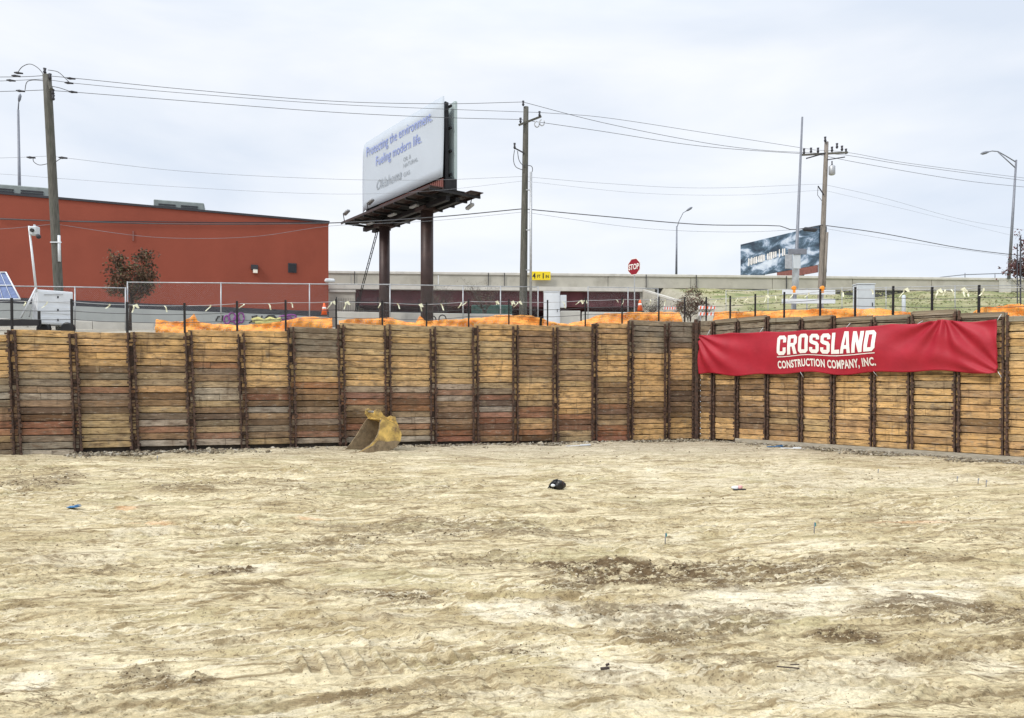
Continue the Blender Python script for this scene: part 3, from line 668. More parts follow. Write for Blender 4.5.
# block letters, cell 6 wide x 10 high
c_ = 1.3; S = 2.0
def ring(x0, y0, x1, y1, c): return [(x0 + c, y0), (x1 - c, y0), (x1, y0 + c), (x1, y1 - c), (x1 - c, y1), (x0 + c, y1), (x0, y1 - c), (x0, y0 + c)]
G = {
 'C': [[(1.3, 0), (4.7, 0), (6, 1.3), (6, 3.8), (4, 3.8), (4, 1.9), (2, 1.9), (2, 8.1), (4, 8.1), (4, 6.4), (6, 6.4), (6, 8.7), (4.7, 10), (1.3, 10), (0, 8.7), (0, 1.3)]],
 'R': [[(0, 0), (2, 0), (2, 4), (2.9, 4), (4, 0), (6.1, 0), (4.8, 4.5), (6, 5.6), (6, 8.7), (4.7, 10), (0, 10)], [(2, 5.8), (2, 8.2), (4, 8.2), (4, 5.8)]],
 'O': [ring(0, 0, 6, 10, 1.3), [(2, 1.9), (2, 8.1), (4, 8.1), (4, 1.9)]],
 'S': [[(1.3, 0), (4.7, 0), (6, 1.3), (6, 4.6), (4.9, 5.9), (2, 6.6), (2, 8.1), (4, 8.1), (4, 7.1), (6, 7.1), (6, 8.7), (4.7, 10), (1.3, 10), (0, 8.7), (0, 5.8), (1.1, 4.9), (4, 4.1), (4, 1.9), (2, 1.9), (2, 3.1), (0, 3.1), (0, 1.3)]],
 'L': [[(0, 0), (5, 0), (5, 1.9), (2, 1.9), (2, 10), (0, 10)]],
 'A': [[(0, 0), (2, 0), (2.25, 2), (3.95, 2), (4.2, 0), (6.2, 0), (4.3, 10), (1.9, 10)], [(2.45, 3.7), (3.1, 8.2), (3.75, 3.7)]],
 'N': [[(0, 0), (2, 0), (2, 5.4), (4, 0), (6, 0), (6, 10), (4, 10), (4, 4.9), (2, 10), (0, 10)]],
 'D': [[(0, 0), (4.5, 0), (6, 1.5), (6, 8.5), (4.5, 10), (0, 10)], [(2, 1.9), (2, 8.1), (4, 8.1), (4, 1.9)]],
}
def word(s):
    V, Fc = [], []; x = 0
    for ch in s:
        v, f = curve_poly(G[ch]); b = len(V); V += [(p[0] + x, p[1]) for p in v]; Fc += [tuple(b + i for i in q) for q in f]
        x += {'L': 5.4}.get(ch, 6.9)
    return V, Fc
Lban = (PB - PA).length
def u_of(px):
    # u on banner line for a column
    a, b = PA, PB; k = (px - 512) / F
    return (k * a.y - a.x) / ((b.x - a.x) - k * (b.y - a.y))
def put_banner(v, f, name, m):
    v, f = subdiv(v, f, .03, 3.0); mb = MB()
    mb.add([banner_pt(p[0], p[1], .022) for p in v], f); return mb.build(name, m, ban)
u0, u1 = u_of(778.5), u_of(876.5)
v, f = word('CROSSLAND'); v = fit(v, u0, u1, .45, .91); put_banner(v, f, 'company_name_lettering', M['white_ink'])
v, f = text_mesh('CONSTRUCTION COMPANY, INC.', .034, 1.08); v = fit(v, u0, u1, .10, .32); put_banner(v, f, 'small_lettering', M['white_ink'])
v = [(u0, .40), (u1, .40), (u1, .418), (u0, .418)]; put_banner(v, [(0, 1, 2, 3)], 'white_rule', M['white_ink'])
for (px, v0, v1) in ((706, 1, 1.14), (760, 1, 1.1), (846, 1, 1.08), (918, 1, 1.06), (998, 1, 1.1), (800, 0, -.12), (873, 0, -.1), (998, 0, -.1)):
    mb = MB(); mb.tube(banner_pt(u_of(px), v0 * .98 + .01), banner_pt(u_of(px), v1) - NR * .15 + DR * .1, .012, n=5); mb.build('tie_rope', M['white_paint'], ban)

# ------------------------------------------------------------------ safety railing on the walls
def railing(label, pxs, tops, WF, NRM, extra):
    base = [WF(p) - NRM * .35 for p in pxs]
    r = thing('safety_railing', (base[0].x, base[0].y, 5.0), label, 'railing')
    tp = []
    for i, (p, y) in enumerate(zip(pxs, tops)):
        B = base[i]; zt_ = HC + (385 - y) / F * B.y; zb = float(wallZ(np.array([B.x]))[0]) - .3
        mb = MB(); mb.bar((B.x, B.y, zb), (B.x + (p - 512) * .00006, B.y, zt_), .075, .075); mb.build('post', M['black_steel'], r); tp.append((B, zt_))
    for k, dz in enumerate((.12, .50, .86)):
        mb = MB()
        for (a, za), (b, zb) in zip(tp[:-1], tp[1:]):
            pts = [a.lerp(b, t) + Vector((0, 0, lerp(za, zb, t) - dz - .10 * t * (1 - t))) for t in (0, .25, .5, .75, 1)]
            mb.pipe(pts, .013, 5)
        mb.build('cable', M['wire'] if k else M['galv'], r)
    q = random.Random(3)
    for px in extra:
        # find the segment
        for i in range(len(pxs) - 1):
            if pxs[i] <= px <= pxs[i + 1]:
                t = (px - pxs[i]) / (pxs[i + 1] - pxs[i]); P = tp[i][0].lerp(tp[i + 1][0], t) + NRM * .02; z = lerp(tp[i][1], tp[i + 1][1], t) - .13
                mb = MB(); ln = q.uniform(.14, .36); dx = q.uniform(-.2, .2); wd = q.uniform(.022, .036)
                Dd = Vector((-NRM.y, NRM.x, 0)); p = [P + Dd * (dx * s + .03 * math.sin(s * 5)) + NRM * (.03 * math.sin(s * 6 + px)) + Vector((0, 0, z - ln * s)) for s in (0, .33, .66, 1)]
                vv = []
                for i_, s in enumerate(p): vv += [s - Dd * wd * (1 + .4 * i_ / 3), s + Dd * wd * (1 - .2 * i_)]
                mb.add(vv, [(0, 1, 3, 2), (2, 3, 5, 4), (4, 5, 7, 6)])
                if q.random() < .35:
                    pp = [P + Vector((0, 0, z)), P + Dd * .14 + Vector((0, 0, z + .06)), P + Dd * .24 + Vector((0, 0, z - .12)), P + Dd * .16 + Vector((0, 0, z - .14))]; mb.add(pp, [(0, 1, 2, 3)])
                rb = mb.build('flagging_ribbon', M['ribbon'], r); s_ = rb.modifiers.new('t', 'SOLIDIFY'); s_.thickness = .004
railing('black post and cable railing on top of the long timber wall', [-120, -55, 9.5, 70, 126, 184, 237, 286, 337, 383.5, 428, 470.5, 511, 550, 588, 625, 662, 688],
        [299, 299, 298, 299, 302, 303, 301, 300, 299, 300, 302, 299, 299, 300, 298, 297, 297, 297], WL, NL, [22, 45, 108, 132, 163, 210, 244, 268, 291, 332, 346, 381, 398, 420, 442, 463, 468, 497, 513, 520, 565, 582, 586, 619, 626, 653, 668])
railing('black post and cable railing above the red banner', [702, 726, 751, 780, 816, 851, 889, 928, 975, 1022, 1080, 1140], [297, 296, 294, 292, 289, 287, 286, 287, 285, 284, 282, 280], WR, NR,
        [712, 734, 744, 762, 771, 789, 806, 838, 868, 901, 934, 942, 948, 958, 962, 981])

# ------------------------------------------------------------------ orange netting
def net_mat():
    m = mat('orange_safety_net', (.94, .41, .085), .6, 0, .2, 4.0, .8, 7, stretch=(.45, .45, 2.6), col2=(.88, .235, .035), c2amt=.46)
    return m
M['net'] = net_mat()
def _holes(m):
    t = m.node_tree; nn = t.nodes; ll = t.links; p = nn['Principled BSDF']; g = nn.new('ShaderNodeTexCoord'); v = nn.new('ShaderNodeTexVoronoi'); v.inputs['Scale'].default_value = 16; v.feature = 'DISTANCE_TO_EDGE'
    ll.new(g.outputs['Object'], v.inputs['Vector']); r = nn.new('ShaderNodeMath'); r.operation = 'LESS_THAN'; r.inputs[1].default_value = .23; ll.new(v.outputs['Distance'], r.inputs[0]); ll.new(r.outputs[0], p.inputs['Alpha'])
_holes(M['net'])
def netting(label, prof, WF, NRM, sd, back=.75):
    """prof: list of (px, y of top edge) along the wall"""
    q = random.Random(sd); X0, X1 = prof[0][0], prof[-1][0]; n = int((X1 - X0) * 1.0); rows = 9
    fx = [p[0] for p in prof]; fy = [p[1] for p in prof]
    P0 = WF(X0) - NRM * back; mb = MB(); vs_ = []
    for i in range(n + 1):
        px = lerp(X0, X1, i / n); P = WF(px) - NRM * back; y = float(np.interp(px, fx, fy)) + .35 * math.sin(px * .21 + sd) + .2 * math.sin(px * .57) + .4
        zt_ = HC + (385 - y) / F * P.y; zb = float(wallZ(np.array([P.x]))[0]) - .15
        for j in range(rows + 1):
            t = j / rows
            fold = .06 * math.sin(px * .17 + 4 * t + sd) + .03 * math.sin(px * .53 - 7 * t) + .10 * math.sin(7 * t + px * .07)
            vs_.append(P + NRM * (fold * (1 - .2 * t) - .25 * t) + Vector((0, 0, lerp(zb, zt_, t))))
    D_ = Vector((-NRM.y, NRM.x, 0))
    for i in range(n):
        for j in range(rows):
            k = i * (rows + 1) + j; px = lerp(X0, X1, i / n)
            s = math.sin(px * .07 + j * .9 + sd) + .7 * math.sin(px * .13 - j * 1.3) + .35 * math.sin(px * .5 + j)
            base = (.93, .50, .20) if s > -.5 else ((.90, .41, .12) if s > -1.35 else (.80, .20, .03))
            mb.col = base; mb.f.append((k, k + rows + 1, k + rows + 2, k + 1)); mb.c.append((1, 1, 1)); mb.sm.append(True)
    mb.v = [tuple(p) for p in vs_]; mb.g = [(0, 0, 0)] * len(vs_)
    o = mb.build('orange_netting', M['net'], org=(P0.x, P0.y, 5.2)); tag(o, label, 'safety netting', 'orange netting along the wall top')
    s_ = o.modifiers.new('t', 'SOLIDIFY'); s_.thickness = .01
netting('orange netting heaped in front of the purple graffiti', [(152, 318), (158, 319), (166, 321), (180, 320), (188, 317), (192, 313), (196, 321), (212, 323), (240, 324.2), (262, 323), (284, 320.5), (298, 316.5), (315, 316), (334, 316.5)], WL, NL, 2)
netting('orange netting between the billboard legs and the white cabinet', [(341, 319), (360, 318), (395, 317), (410, 321), (420, 322), (424, 314.5), (430, 320), (450, 319), (480, 317.5), (500, 314.5), (530, 314), (546, 317)], WL, NL, 5)
netting('orange netting sagging low beside the stop sign post', [(549, 318), (556, 321), (575, 323), (590, 320), (604, 315), (616, 312.5), (650, 311.5), (690, 311)], WL, NL, 8)
netting('long orange netting strip above the banner lettering', [(703, 311), (740, 310.5), (770, 309.5), (800, 308.5), (840, 308), (866, 307.5), (885, 310), (900, 312), (915, 314.5)], WR, NR, 11)
netting('orange netting heap over the right end of the banner', [(962, 311), (972, 306.5), (990, 305), (1012, 303), (1024, 306), (1060, 306), (1100, 303)], WR, NR, 14)

# ------------------------------------------------------------------ red building
DB = (Vector((2063 / F, 1, 0))).normalized(); NB = Vector((DB.y, -DB.x, 0))
B0 = Vector(((-512) / F * 50, 50, 0)); 
def BP(px):   # along facade
    k = (px - 512) / F; t = (k * B0.y - B0.x) / (DB.x - k * DB.y); return B0 + DB * t
BE = BP(328.5)
BL = B0 - DB * 26; bld = thing('red_building', (BE.x, BE.y, 6.9), 'large windowless red warehouse with dark roof edge and grey base', 'building')
zr0, zr1 = HC + (385 - 192) / F * B0.y, HC + (385 - 221) / F * BE.y
ZR = (zr0 + zr1) / 2; sl = (zr1 - zr0) / (BE - B0).length
def zroof(P): return zr0 + (P - B0).length * (1 if (P - B0).dot(DB) > 0 else -1) * sl
def zbase(P): return 8.92 - .28 * ((P - B0).dot(DB) / (BE - B0).length)
BK = Vector((-DB.y, DB.x, 0)) * 24
def wallquad(mb, P, Q, z0f, z1f, th):
    n = -NB if False else Vector((-DB.y, DB.x, 0))
    mb.prism([P + Vector((0, 0, z0f(P))), Q + Vector((0, 0, z0f(Q))), Q + Vector((0, 0, z1f(Q))), P + Vector((0, 0, z1f(P)))], n * th)
mb = MB(); wallquad(mb, BL, BE, zbase, lambda p: zroof(p) - .15, 24); mb.build('wall', M['red_paint'], bld, fix=True)
mb = MB(); f1 = Vector((DB.y, -DB.x, 0))
wallquad(mb, BL + f1 * .08, BE + f1 * .08 + DB * .08, lambda p: zroof(p) - .15, zroof, 24.1); mb.build('roof_edge', M['dark_trim'], bld, fix=True)
mb = MB(); wallquad(mb, BL + f1 * .05, BE + f1 * .05 + DB * .04, lambda p: zbase(p) - .42, zbase, 24); mb.build('dark_band', M['dark_trim'], bld, fix=True)
mb = MB(); wallquad(mb, BL + f1 * .25, BE + f1 * .25, lambda p: 5.6, lambda p: zbase(p) - .42, 24); mb.build('base_wall', M['grey_paint'], bld, fix=True)
def onwall(px, y, off=.0):
    P = BP(px); return P + f1 * off + Vector((0, 0, HC + (385 - y) / F * P.y))
def wbox(mb, x0, x1, y0, y1, off, dep):
    a = onwall(x0, y1); b = onwall(x1, y0); c = (a + b) / 2; d = (b - a)
    mb.box(c + f1 * off, (Vector((d.x, d.y, 0)).length, dep, abs(d.z)), (DB, f1, Vector((0, 0, 1))))
mb = MB(); wbox(mb, 288, 296.5, 263.5, 272.5, .0, .10); fr = mb.build('window', M['dark_trim'], bld)
mb = MB(); wbox(mb, 289, 295.5, 264.5, 271.5, .04, .06); mb.build('pane', M['glass_dark'], fr)
mb = MB(); wbox(mb, 251, 258, 265.5, 269.5, .15, .3); lp_ = mb.build('wall_lamp', M['dark_trim'], bld)
mb = MB(); wbox(mb, 253, 257.5, 269.7, 273.2, .15, .25)
M['lamp_glass'] = mat('lamp_glass', (.85, .8, .7), .4); mb.build('lamp_lens', M['lamp_glass'], lp_)
mb = MB(); wbox(mb, 132.5, 134, 231, 241, .03, .06); mb.build('drain_pipe', M['red_skirt'], bld)
mb = MB(); mb.pipe([onwall(x, y, .12) for x, y in ((0, 219), (60, 221.5), (140, 222), (230, 223), (327, 222.5))], .035, 6); mb.build('conduit', M['dark_trim'], bld)
mb = MB(); c = onwall(329, 281.5, .5); mb.box(c, (.75, .5, .28), (DB, f1, Vector((0, 0, 1))), .08); mb.tube(c + Vector((-.2, .3, 0)), c + Vector((-.25, .6, .1)), .06)
mb.build('security_camera', M['white_paint'], bld)
for (x0, x1, y0, lab, bk) in ((-30, 38, 186.5, 0, 3.5), (150, 200, 202, 1, 3.5)):
    P, Q = BP(x0), BP(x1); s = 1 + bk / 52
    P = P - f1 * bk; Q = Q - f1 * bk; zz = HC + (385 - y0) / F * (P.y + Q.y) / 2
    u = thing('rooftop_unit', ((P + Q) / 2)[:2] + (zz - 1.3,), ['long grey rooftop unit at the left end of the red building roof', 'louvred grey rooftop unit midway along the red building roof'][lab], 'rooftop unit')
    mb = MB(); mb.box((P + Q) / 2 * 1 + Vector((0, 0, zz - .9)) - f1 * .6, ((Q - P).length * s, 1.8, 1.8), (DB, f1, Vector((0, 0, 1))), .05); mb.build('casing', M['roof_unit'], u)
    for t in (.25, .72):
        mb = MB(); c = P.lerp(Q, t) + Vector((0, 0, zz - .6))
        for k in range(4): mb.box(c + f1 * .32 + Vector((0, 0, .25 - k * .16)), ((Q - P).length * .36, .05, .1), (DB, f1, Vector((0, 0, 1))))
        mb.build('louvre', M['dark_trim'], u)
# graffiti on the grey base
def scribble(name, pts_list, m, r):
    mb = MB()
    for pts in pts_list: mb.pipe([onwall(x, y, .28) for x, y in pts], r, 5)
    return mb.build(name, m, bld)
loops = []
for cx, cy, a, b in ((227, 320, 3, 4), (232, 317.5, 3.5, 4.5), (236.5, 320.5, 3, 4), (241, 318, 3, 5), (285, 318, 6, 2), (291, 317, 5, 2)):
    loops.append([(cx + a * math.cos(t), cy + b * math.sin(t)) for t in [k * math.pi / 7 for k in range(15)]])
scribble('purple_graffiti', loops, M['graffiti_purple'], .06)
scribble('yellow_graffiti', [[(252, 321), (258, 319), (264, 321.5), (270, 319), (276, 321), (281, 319)], [(255, 322.5), (266, 323), (280, 322)]], M['graffiti_yellow'], .16)
scribble('black_graffiti', [[(249, 323), (253, 321), (252, 317), (257, 316), (256, 320), (261, 319), (262, 316)], [(265, 319), (268, 316), (274, 316), (277, 319), (273, 320.5), (267, 320), (265, 322)], [(270, 318), (276, 318)],
                            [(216, 321), (218, 317), (223, 316), (222, 321)]], M['black_ink'], .055)

# ------------------------------------------------------------------ overpass
DO = Vector((1, .0714, 0)).normalized(); FO = Vector((DO.y, -DO.x, 0)); UP = Vector((0, 0, 1))
def OP(px):
    k = (px - 512) / F; X = (k * (78 + 19.2 * .0714)) / (1 - k * .0714); return Vector((X, bridgeY(X), 0))
ovp = thing('highway_overpass', (OP(500).x, OP(500).y, 9), 'long concrete highway overpass with maroon steel girder behind the street', 'overpass')
OL, OM, OR = OP(-900) if False else Vector((-90, bridgeY(-90), 0)), OP(641), Vector((190, bridgeY(190), 0))
ZT = 15.05
def zo(px, y): return HC + (385 - y) / F * OP(px).y
def obox(mb, P, Q, z0, z1, off, dep, bev=0):
    c = (P + Q) / 2; mb.box(Vector((c.x, c.y, (z0 + z1) / 2)) + FO * (off - dep / 2), ((Q - P).length, dep, z1 - z0), (DO, FO, UP), bev)
mb = MB(); obox(mb, OL, OR, 14.72, 15.02, .12, .5, .04); mb.build('parapet_cap', M['concrete_pale'], ovp)
mb = MB()
rp = random.Random(2); P = OL
while P.x < OR.x:
    Ln = 9.15; Q = P + DO * Ln; obox(mb, P + DO * .03, Q - DO * .03, 13.52, 14.72, rp.uniform(-.012, .012), .35); P = Q
mb.build('parapet', M['concrete'], ovp)
mb = MB(); obox(mb, OL, OM + DO * .4, 13.08, 13.52, .32, 18); mb.build('deck_ledge', M['concrete_pale'], ovp)
mb = MB(); obox(mb, OP(355), OP(640.5), 11.5, 13.08, -.35, .3)
for px in range(360, 640, 14): obox(mb, OP(px), OP(px + .9), 11.55, 13.05, -.25, .1)
obox(mb, OP(355), OP(640.5), 11.42, 11.5, -.15, .7)
for k in range(1, 5): obox(mb, OP(355), OP(640.5), 11.5, 13.08, -.35 - k * 3.4, .3)
mb.build('girder', M['maroon'], ovp)
mb = MB(); obox(mb, OL, OP(355), 6, 13.08, .12, 18); obox(mb, OP(640.5), OP(655), 7, 13.5, -.05, 18); mb.build('abutment', M['concrete'], ovp)
mb = MB(); obox(mb, OP(330), OP(356), 12.75, 13.0, .3, .4); mb.build('abutment_ledge', M['concrete_pale'], ovp)
mb = MB(); obox(mb, OP(355), OP(641), 6, 13.08, -18, .4); mb.build('back_wall', M['concrete'], ovp)
mb = MB(); obox(mb, OP(655), OR, 8, 13.5, -.6, 17); obox(mb, OL, OR, 13.5, 13.75, -.5, 17); mb.build('deck', M['asphalt'], ovp)
mb = MB(); obox(mb, OL, OR, 13.75, 14.9, -17, .3); mb.build('far_parapet', M['concrete'], ovp)
# wing wall stepping down at the end of the girder
wa = OP(642); wb = OP(677); mb = MB()
FW = (FO * 1.0 + DO * .25)
p0 = wa + FO * .3; p1 = Vector((W(681, 302, 70).x, 70, 0))
mb.prism([p0 + UP * 6.5, p1 + UP * 6.5, p1 + UP * 10.7, p0 + UP * 13.1], Vector((.35, .25, 0))); mb.build('wing_wall', M['concrete'], ovp, fix=True)
mb = MB(); mb.prism([p0 + UP * 13.1 + FO * .1, p1 + UP * 10.7 + FO * .1, p1 + UP * 10.9 + FO * .1, p0 + UP * 13.3 + FO * .1], Vector((.5, .4, 0))); mb.build('wing_coping', M['concrete_pale'], ovp, fix=True)
mb = MB(); obox(mb, OP(998.5), OP(1010.5), 13.3, 14.78, .1, .06); mb.build('mounting_plate', M['concrete_pale'], ovp)
for px in (354.5, 488, 504, 645.5, 695.5, 785.5):
    mb = MB(); obox(mb, OP(px), OP(px + .7), 13.54, 14.95, .17, .06); mb.build('expansion_joint', M['dark_trim'], ovp)
mb = MB(); 
for px in (965, 995, 1025, 1055): P = OP(px); mb.tube(P + UP * 15, P + UP * 15.55, .04, n=6)
mb.pipe([OP(940) + UP * 15.03, OP(965) + UP * 15.35, OP(995) + UP * 15.5, OP(1025) + UP * 15.6, OP(1060) + UP * 15.7], .05, 6); mb.build('guard_rail', M['lamp_pole'], ovp)
# clearance sign
def sign_text(parent, s, c, dx, up, nrm, wdt, hgt, m, name='lettering', bold=.02):
    v, f = text_mesh(s, bold); v = fit(v, -wdt / 2, wdt / 2, -hgt / 2, hgt / 2); mb = MB()
    mb.add([Vector(c) + dx * p[0] + up * p[1] + nrm * .012 for p in v], f); return mb.build(name, m, parent)
c = (OP(529) + OP(550)) / 2 + FO * .5 + UP * ((zo(540, 272.4) + zo(540, 280.6)) / 2)
cs = thing('clearance_sign', tuple(c), 'yellow bridge clearance sign reading fourteen foot one', 'sign')
wS = (OP(550) - OP(529)).length; hS = zo(540, 272.2) - zo(540, 280.8)
mb = MB(); mb.box(c, (wS, .06, hS), (DO, FO, UP), .02); mb.build('sign_plate', M['yellow_sign'], cs)
mb = MB(); mb.box(c - FO * .06, (wS * .9, .1, .1), (DO, FO, UP)); mb.build('bracket', M['galv'], cs)
sg = [('14', -.33, .24, .66), ('FT', -.06, .15, .36), ('1', .15, .05, .62), ('IN', .34, .15, .36)]
for s, xx, ww, hh_ in sg: sign_text(cs, s, c + DO * (xx * wS) + FO * .035 - UP * (.0 if len(s) == 1 or s == '14' else .06), DO, UP, FO, ww * wS, hh_ * hS, M['black_ink'])

# ------------------------------------------------------------------ billboards
def PLp(A_, B_, px):
    k = (px - 512) / F; t = (k * A_.y - A_.x) / ((B_.x - A_.x) - k * (B_.y - A_.y)); return t
A1 = Vector((-10.78, 53, 0)); B1 = Vector((-4.03, 44, 0)); D1 = (B1 - A1).normalized(); N1 = Vector((D1.y, -D1.x, 0)); 
if N1.x > 0: N1 = -N1
W1 = (B1 - A1).length; Z0, Z1 = 15.33, 20.05
bb = thing('billboard', (-7, 48.5, 7), 'big two-legged billboard with pale vinyl face and blue slogan', 'billboard')
mb = MB(); n = 24; vs_ = []
for i in range(n + 1):
    t = i / n
    for j in range(9):
        s = j / 8; curl = .22 * max(0, 1 - t * 14) ** 1 + .10 * max(0, (t - .93) * 14) * s
        top = Z1 - .42 * max(0, 1 - t * 22) + .10 * t
        vs_.append(A1.lerp(B1, t) + N1 * (.12 - curl + .02 * math.sin(t * 9 + s * 4)) + UP * lerp(Z0, top, s))
mb.add(vs_, [(i * 9 + j, (i + 1) * 9 + j, (i + 1) * 9 + j + 1, i * 9 + j + 1) for i in range(n) for j in range(8)], True)
fc = mb.build('poster_face', M['board_white'], bb); s_ = fc.modifiers.new('t', 'SOLIDIFY'); s_.thickness = .03
mb = MB(); c = (A1 + B1) / 2
mb.box(c - N1 * .28 + UP * (Z0 + Z1) / 2, (W1 - .5, .1, Z1 - Z0 - .15), (D1, N1, UP)); 
for t in np.linspace(.03, .97, 9): mb.bar(A1.lerp(B1, t) - N1 * .42 + UP * (Z0 - .6), A1.lerp(B1, t) - N1 * .42 + UP * (Z1 - .1), .15, .2)
for z in (15.6, 17, 18.4, 19.7): mb.bar(A1 - N1 * .45 + UP * z, B1 - N1 * .5 + UP * z, .12, .12)
mb.build('back_frame', M['black_steel'], bb)
# second face, set back to back and slightly splayed
A2 = A1 - N1 * 1.9; B2 = B1 - N1 * .70
mb = MB(); d2 = (B2 - A2).normalized(); n2 = Vector((d2.y, -d2.x, 0))
if n2.x < 0: n2 = -n2
mb.box((A2 + B2) / 2 + n2 * .12 + UP * ((Z0 + Z1) / 2), ((B2 - A2).length, .20, Z1 - Z0), (d2, n2, UP), .03); mb.build('rear_face', M['board_green'], bb)
# apron, walkway, legs
def bar_on(mb, t0, t1, off, z0, z1, th): 
    a, b = A1.lerp(B1, t0), A1.lerp(B1, t1); c = (a + b) / 2; mb.box(c + N1 * off + UP * ((z0 + z1) / 2), ((b - a).length, th, z1 - z0), (D1, N1, UP))
mb = MB(); bar_on(mb, .25, .985, -.02, 14.72, Z0 - .02, .06)
for t in np.linspace(.27, .97, 34): bar_on(mb, t, t + .006, .03, 14.74, Z0 - .05, .05)
mb.build('apron', M['red_skirt'], bb)
mb = MB(); bar_on(mb, .90, 1.0, -.5, 14.55, Z0 + .02, .8); mb.build('apron_end', M['black_steel'], bb)
mb = MB(); 
for off in (.85, -1.75):
    bar_on(mb, -.05, 1.04 if off > 0 else 1.08, off, 14.52, 14.57, .92)
    bar_on(mb, -.05, 1.05, off + .45, 14.40, 14.55, .05); bar_on(mb, -.05, 1.05, off - .45, 14.40, 14.55, .05)
mb.build('walkway', M['brown_steel'], bb)
mb = MB()
for t in np.linspace(.02, 1.05, 9):
    P = A1.lerp(B1, t); mb.bar(P + N1 * 1.35 + UP * 14.33, P - N1 * 2.2 + UP * 14.33, .10, .14)
bar_on(mb, -.02, 1.02, -.45, 14.575, 14.62, 1.75); bar_on(mb, .0, 1.0, -.25, 13.98, 14.26, .28); bar_on(mb, .0, 1.0, -.95, 13.98, 14.26, .28)
mb.build('support_beams', M['black_steel'], bb)
for px, r in ((427, .40), (384.5, .37)):
    t = PLp(A1 - N1 * .5, B1 - N1 * .5, px); P = (A1 - N1 * .5).lerp(B1 - N1 * .5, t)
    mb = MB(); mb.tube(P + UP * 6.0, P + UP * 14.1, r, r, 20); mb.box(P + UP * 14.0, (1.1, 1.1, .25), (D1, N1, UP)); mb.build('leg', M['brown_steel'], bb)
for px, y, onr in ((354, 213, 0), (386, 199, 0), (465, 201, 1), (417, 219, 2), (395, 212, 2), (373, 225, 2)):
    t = PLp(A1, B1, px); P = A1.lerp(B1, max(.0, min(.97, t)))
    a = P + N1 * (1.3 if onr != 1 else -2.1) + UP * 14.5
    if onr == 2:
        mb = MB(); c = P + N1 * .2 + UP * 14.2; mb.box(c, (.9, .28, .14), (D1, N1, UP), .04); mb.build('floodlight', M['galv'], bb); continue
    mid = a + N1 * (.1 if onr != 1 else -.1) + UP * (.55 if onr != 1 else .0); e = mid + N1 * (-.25 if onr != 1 else .15) + UP * (.12 if onr != 1 else -.55)
    mb = MB(); mb.pipe([a, mid, e], .03, 6); fl = mb.build('lamp_arm', M['black_steel'], bb)
    mb = MB(); mb.box(e, (.7, .3, .2), ((D1 + UP * .25).normalized(), N1, UP), .06); mb.build('floodlight', M['galv'], fl)
mb = MB()
for k in (0, .28): 
    P = W(350 + k * 6, 330, 56.5); Q = W(377 + k * 6, 229, 52.5); mb.tube(P, Q, .035, n=6)
for t in np.linspace(.03, .97, 20): 
    P = W(350, 330, 56.5).lerp(W(377, 229, 52.5), t); mb.tube(P, P + Vector((.12, 0, 0)), .02, n=5)
mb.build('service_ladder', M['black_steel'], bb)
def bb_text(s, px0, px1, v0, v1, m, bold=.0, shear=0, space=1.0, use=None):
    t0, t1 = PLp(A1, B1, px0), PLp(A1, B1, px1)
    v, f = text_mesh(s, bold, space, shear); v = fit(v, t0, t1, v0, v1, use); mb = MB()
    mb.add([A1.lerp(B1, p[0]) + N1 * .165 + UP * (Z0 + (Z1 - Z0) * p[1]) for p in v], f); return mb.build('lettering', m, bb)
bb_text('Protecting the environment.', 368.5, 434, .735, .925, M['blue_ink'], .0, use=(-.22, .73))
bb_text('Fueling modern life.', 378, 423.5, .525, .71, M['blue_ink'], .0, use=(-.22, .73))
bb_text('Oklahoma', 378.5, 403.5, .215, .35, M['grey_ink'], -.004, .35)
bb_text('OIL &', 405.5, 413, .43, .485, M['grey_ink']); bb_text('NATURAL', 405.5, 420, .345, .40, M['grey_ink']); bb_text('GAS', 405.5, 412, .225, .28, M['grey_ink'])

# far billboard
def far_mat():
    m = bpy.data.materials.new('mottled_poster'); m.use_nodes = True; t = m.node_tree; nn = t.nodes; ll = t.links; p = nn['Principled BSDF']; p.inputs['Roughness'].default_value = .6
    g = nn.new('ShaderNodeTexCoord'); mp = nn.new('ShaderNodeMapping'); mp.inputs['Scale'].default_value = (.20, .20, .42); mp.inputs['Rotation'].default_value = (0, math.radians(18), 0); ll.new(g.outputs['Object'], mp.inputs[0])
    n = nn.new('ShaderNodeTexNoise'); n.inputs['Scale'].default_value = 1.6; n.inputs['Detail'].default_value = 7; n.inputs['Roughness'].default_value = .62; n.inputs['Distortion'].default_value = .4; ll.new(mp.outputs[0], n.inputs['Vector'])
    r = nn.new('ShaderNodeValToRGB'); e = r.color_ramp.elements; e[0].position = .38; e[0].color = (.02, .035, .06, 1); e[1].position = .68; e[1].color = (.62, .68, .76, 1)
    for pp, c in ((.47, (.05, .09, .13)), (.54, (.16, .23, .32)), (.58, (.42, .49, .60))): q = e.new(pp); q.color = (*c, 1)
    ll.new(n.outputs[0], r.inputs[0]); ll.new(r.outputs[0], p.inputs['Base Color']); return m
M['far_poster'] = far_mat()
zA, zB = 118, 104
A3 = Vector(((741 - 512) / F * zA, zA, 0)); B3 = Vector(((819.5 - 512) / F * zB, zB, 0)); D3 = (B3 - A3).normalized(); N3 = Vector((D3.y, -D3.x, 0))
zt3 = HC + (385 - 235.8) / F * 111; zb3 = HC + (385 - 272.3) / F * 111
f3 = thing('billboard', ((A3 + B3) / 2)[:2] + (8,), 'far billboard with mottled dark blue and white picture behind the overpass', 'billboard')
mb = MB(); mb.box((A3 + B3) / 2 + UP * ((zt3 + zb3) / 2), ((B3 - A3).length, .25, zt3 - zb3), (D3, N3, UP), .03); mb.build('poster_face', M['far_poster'], f3)
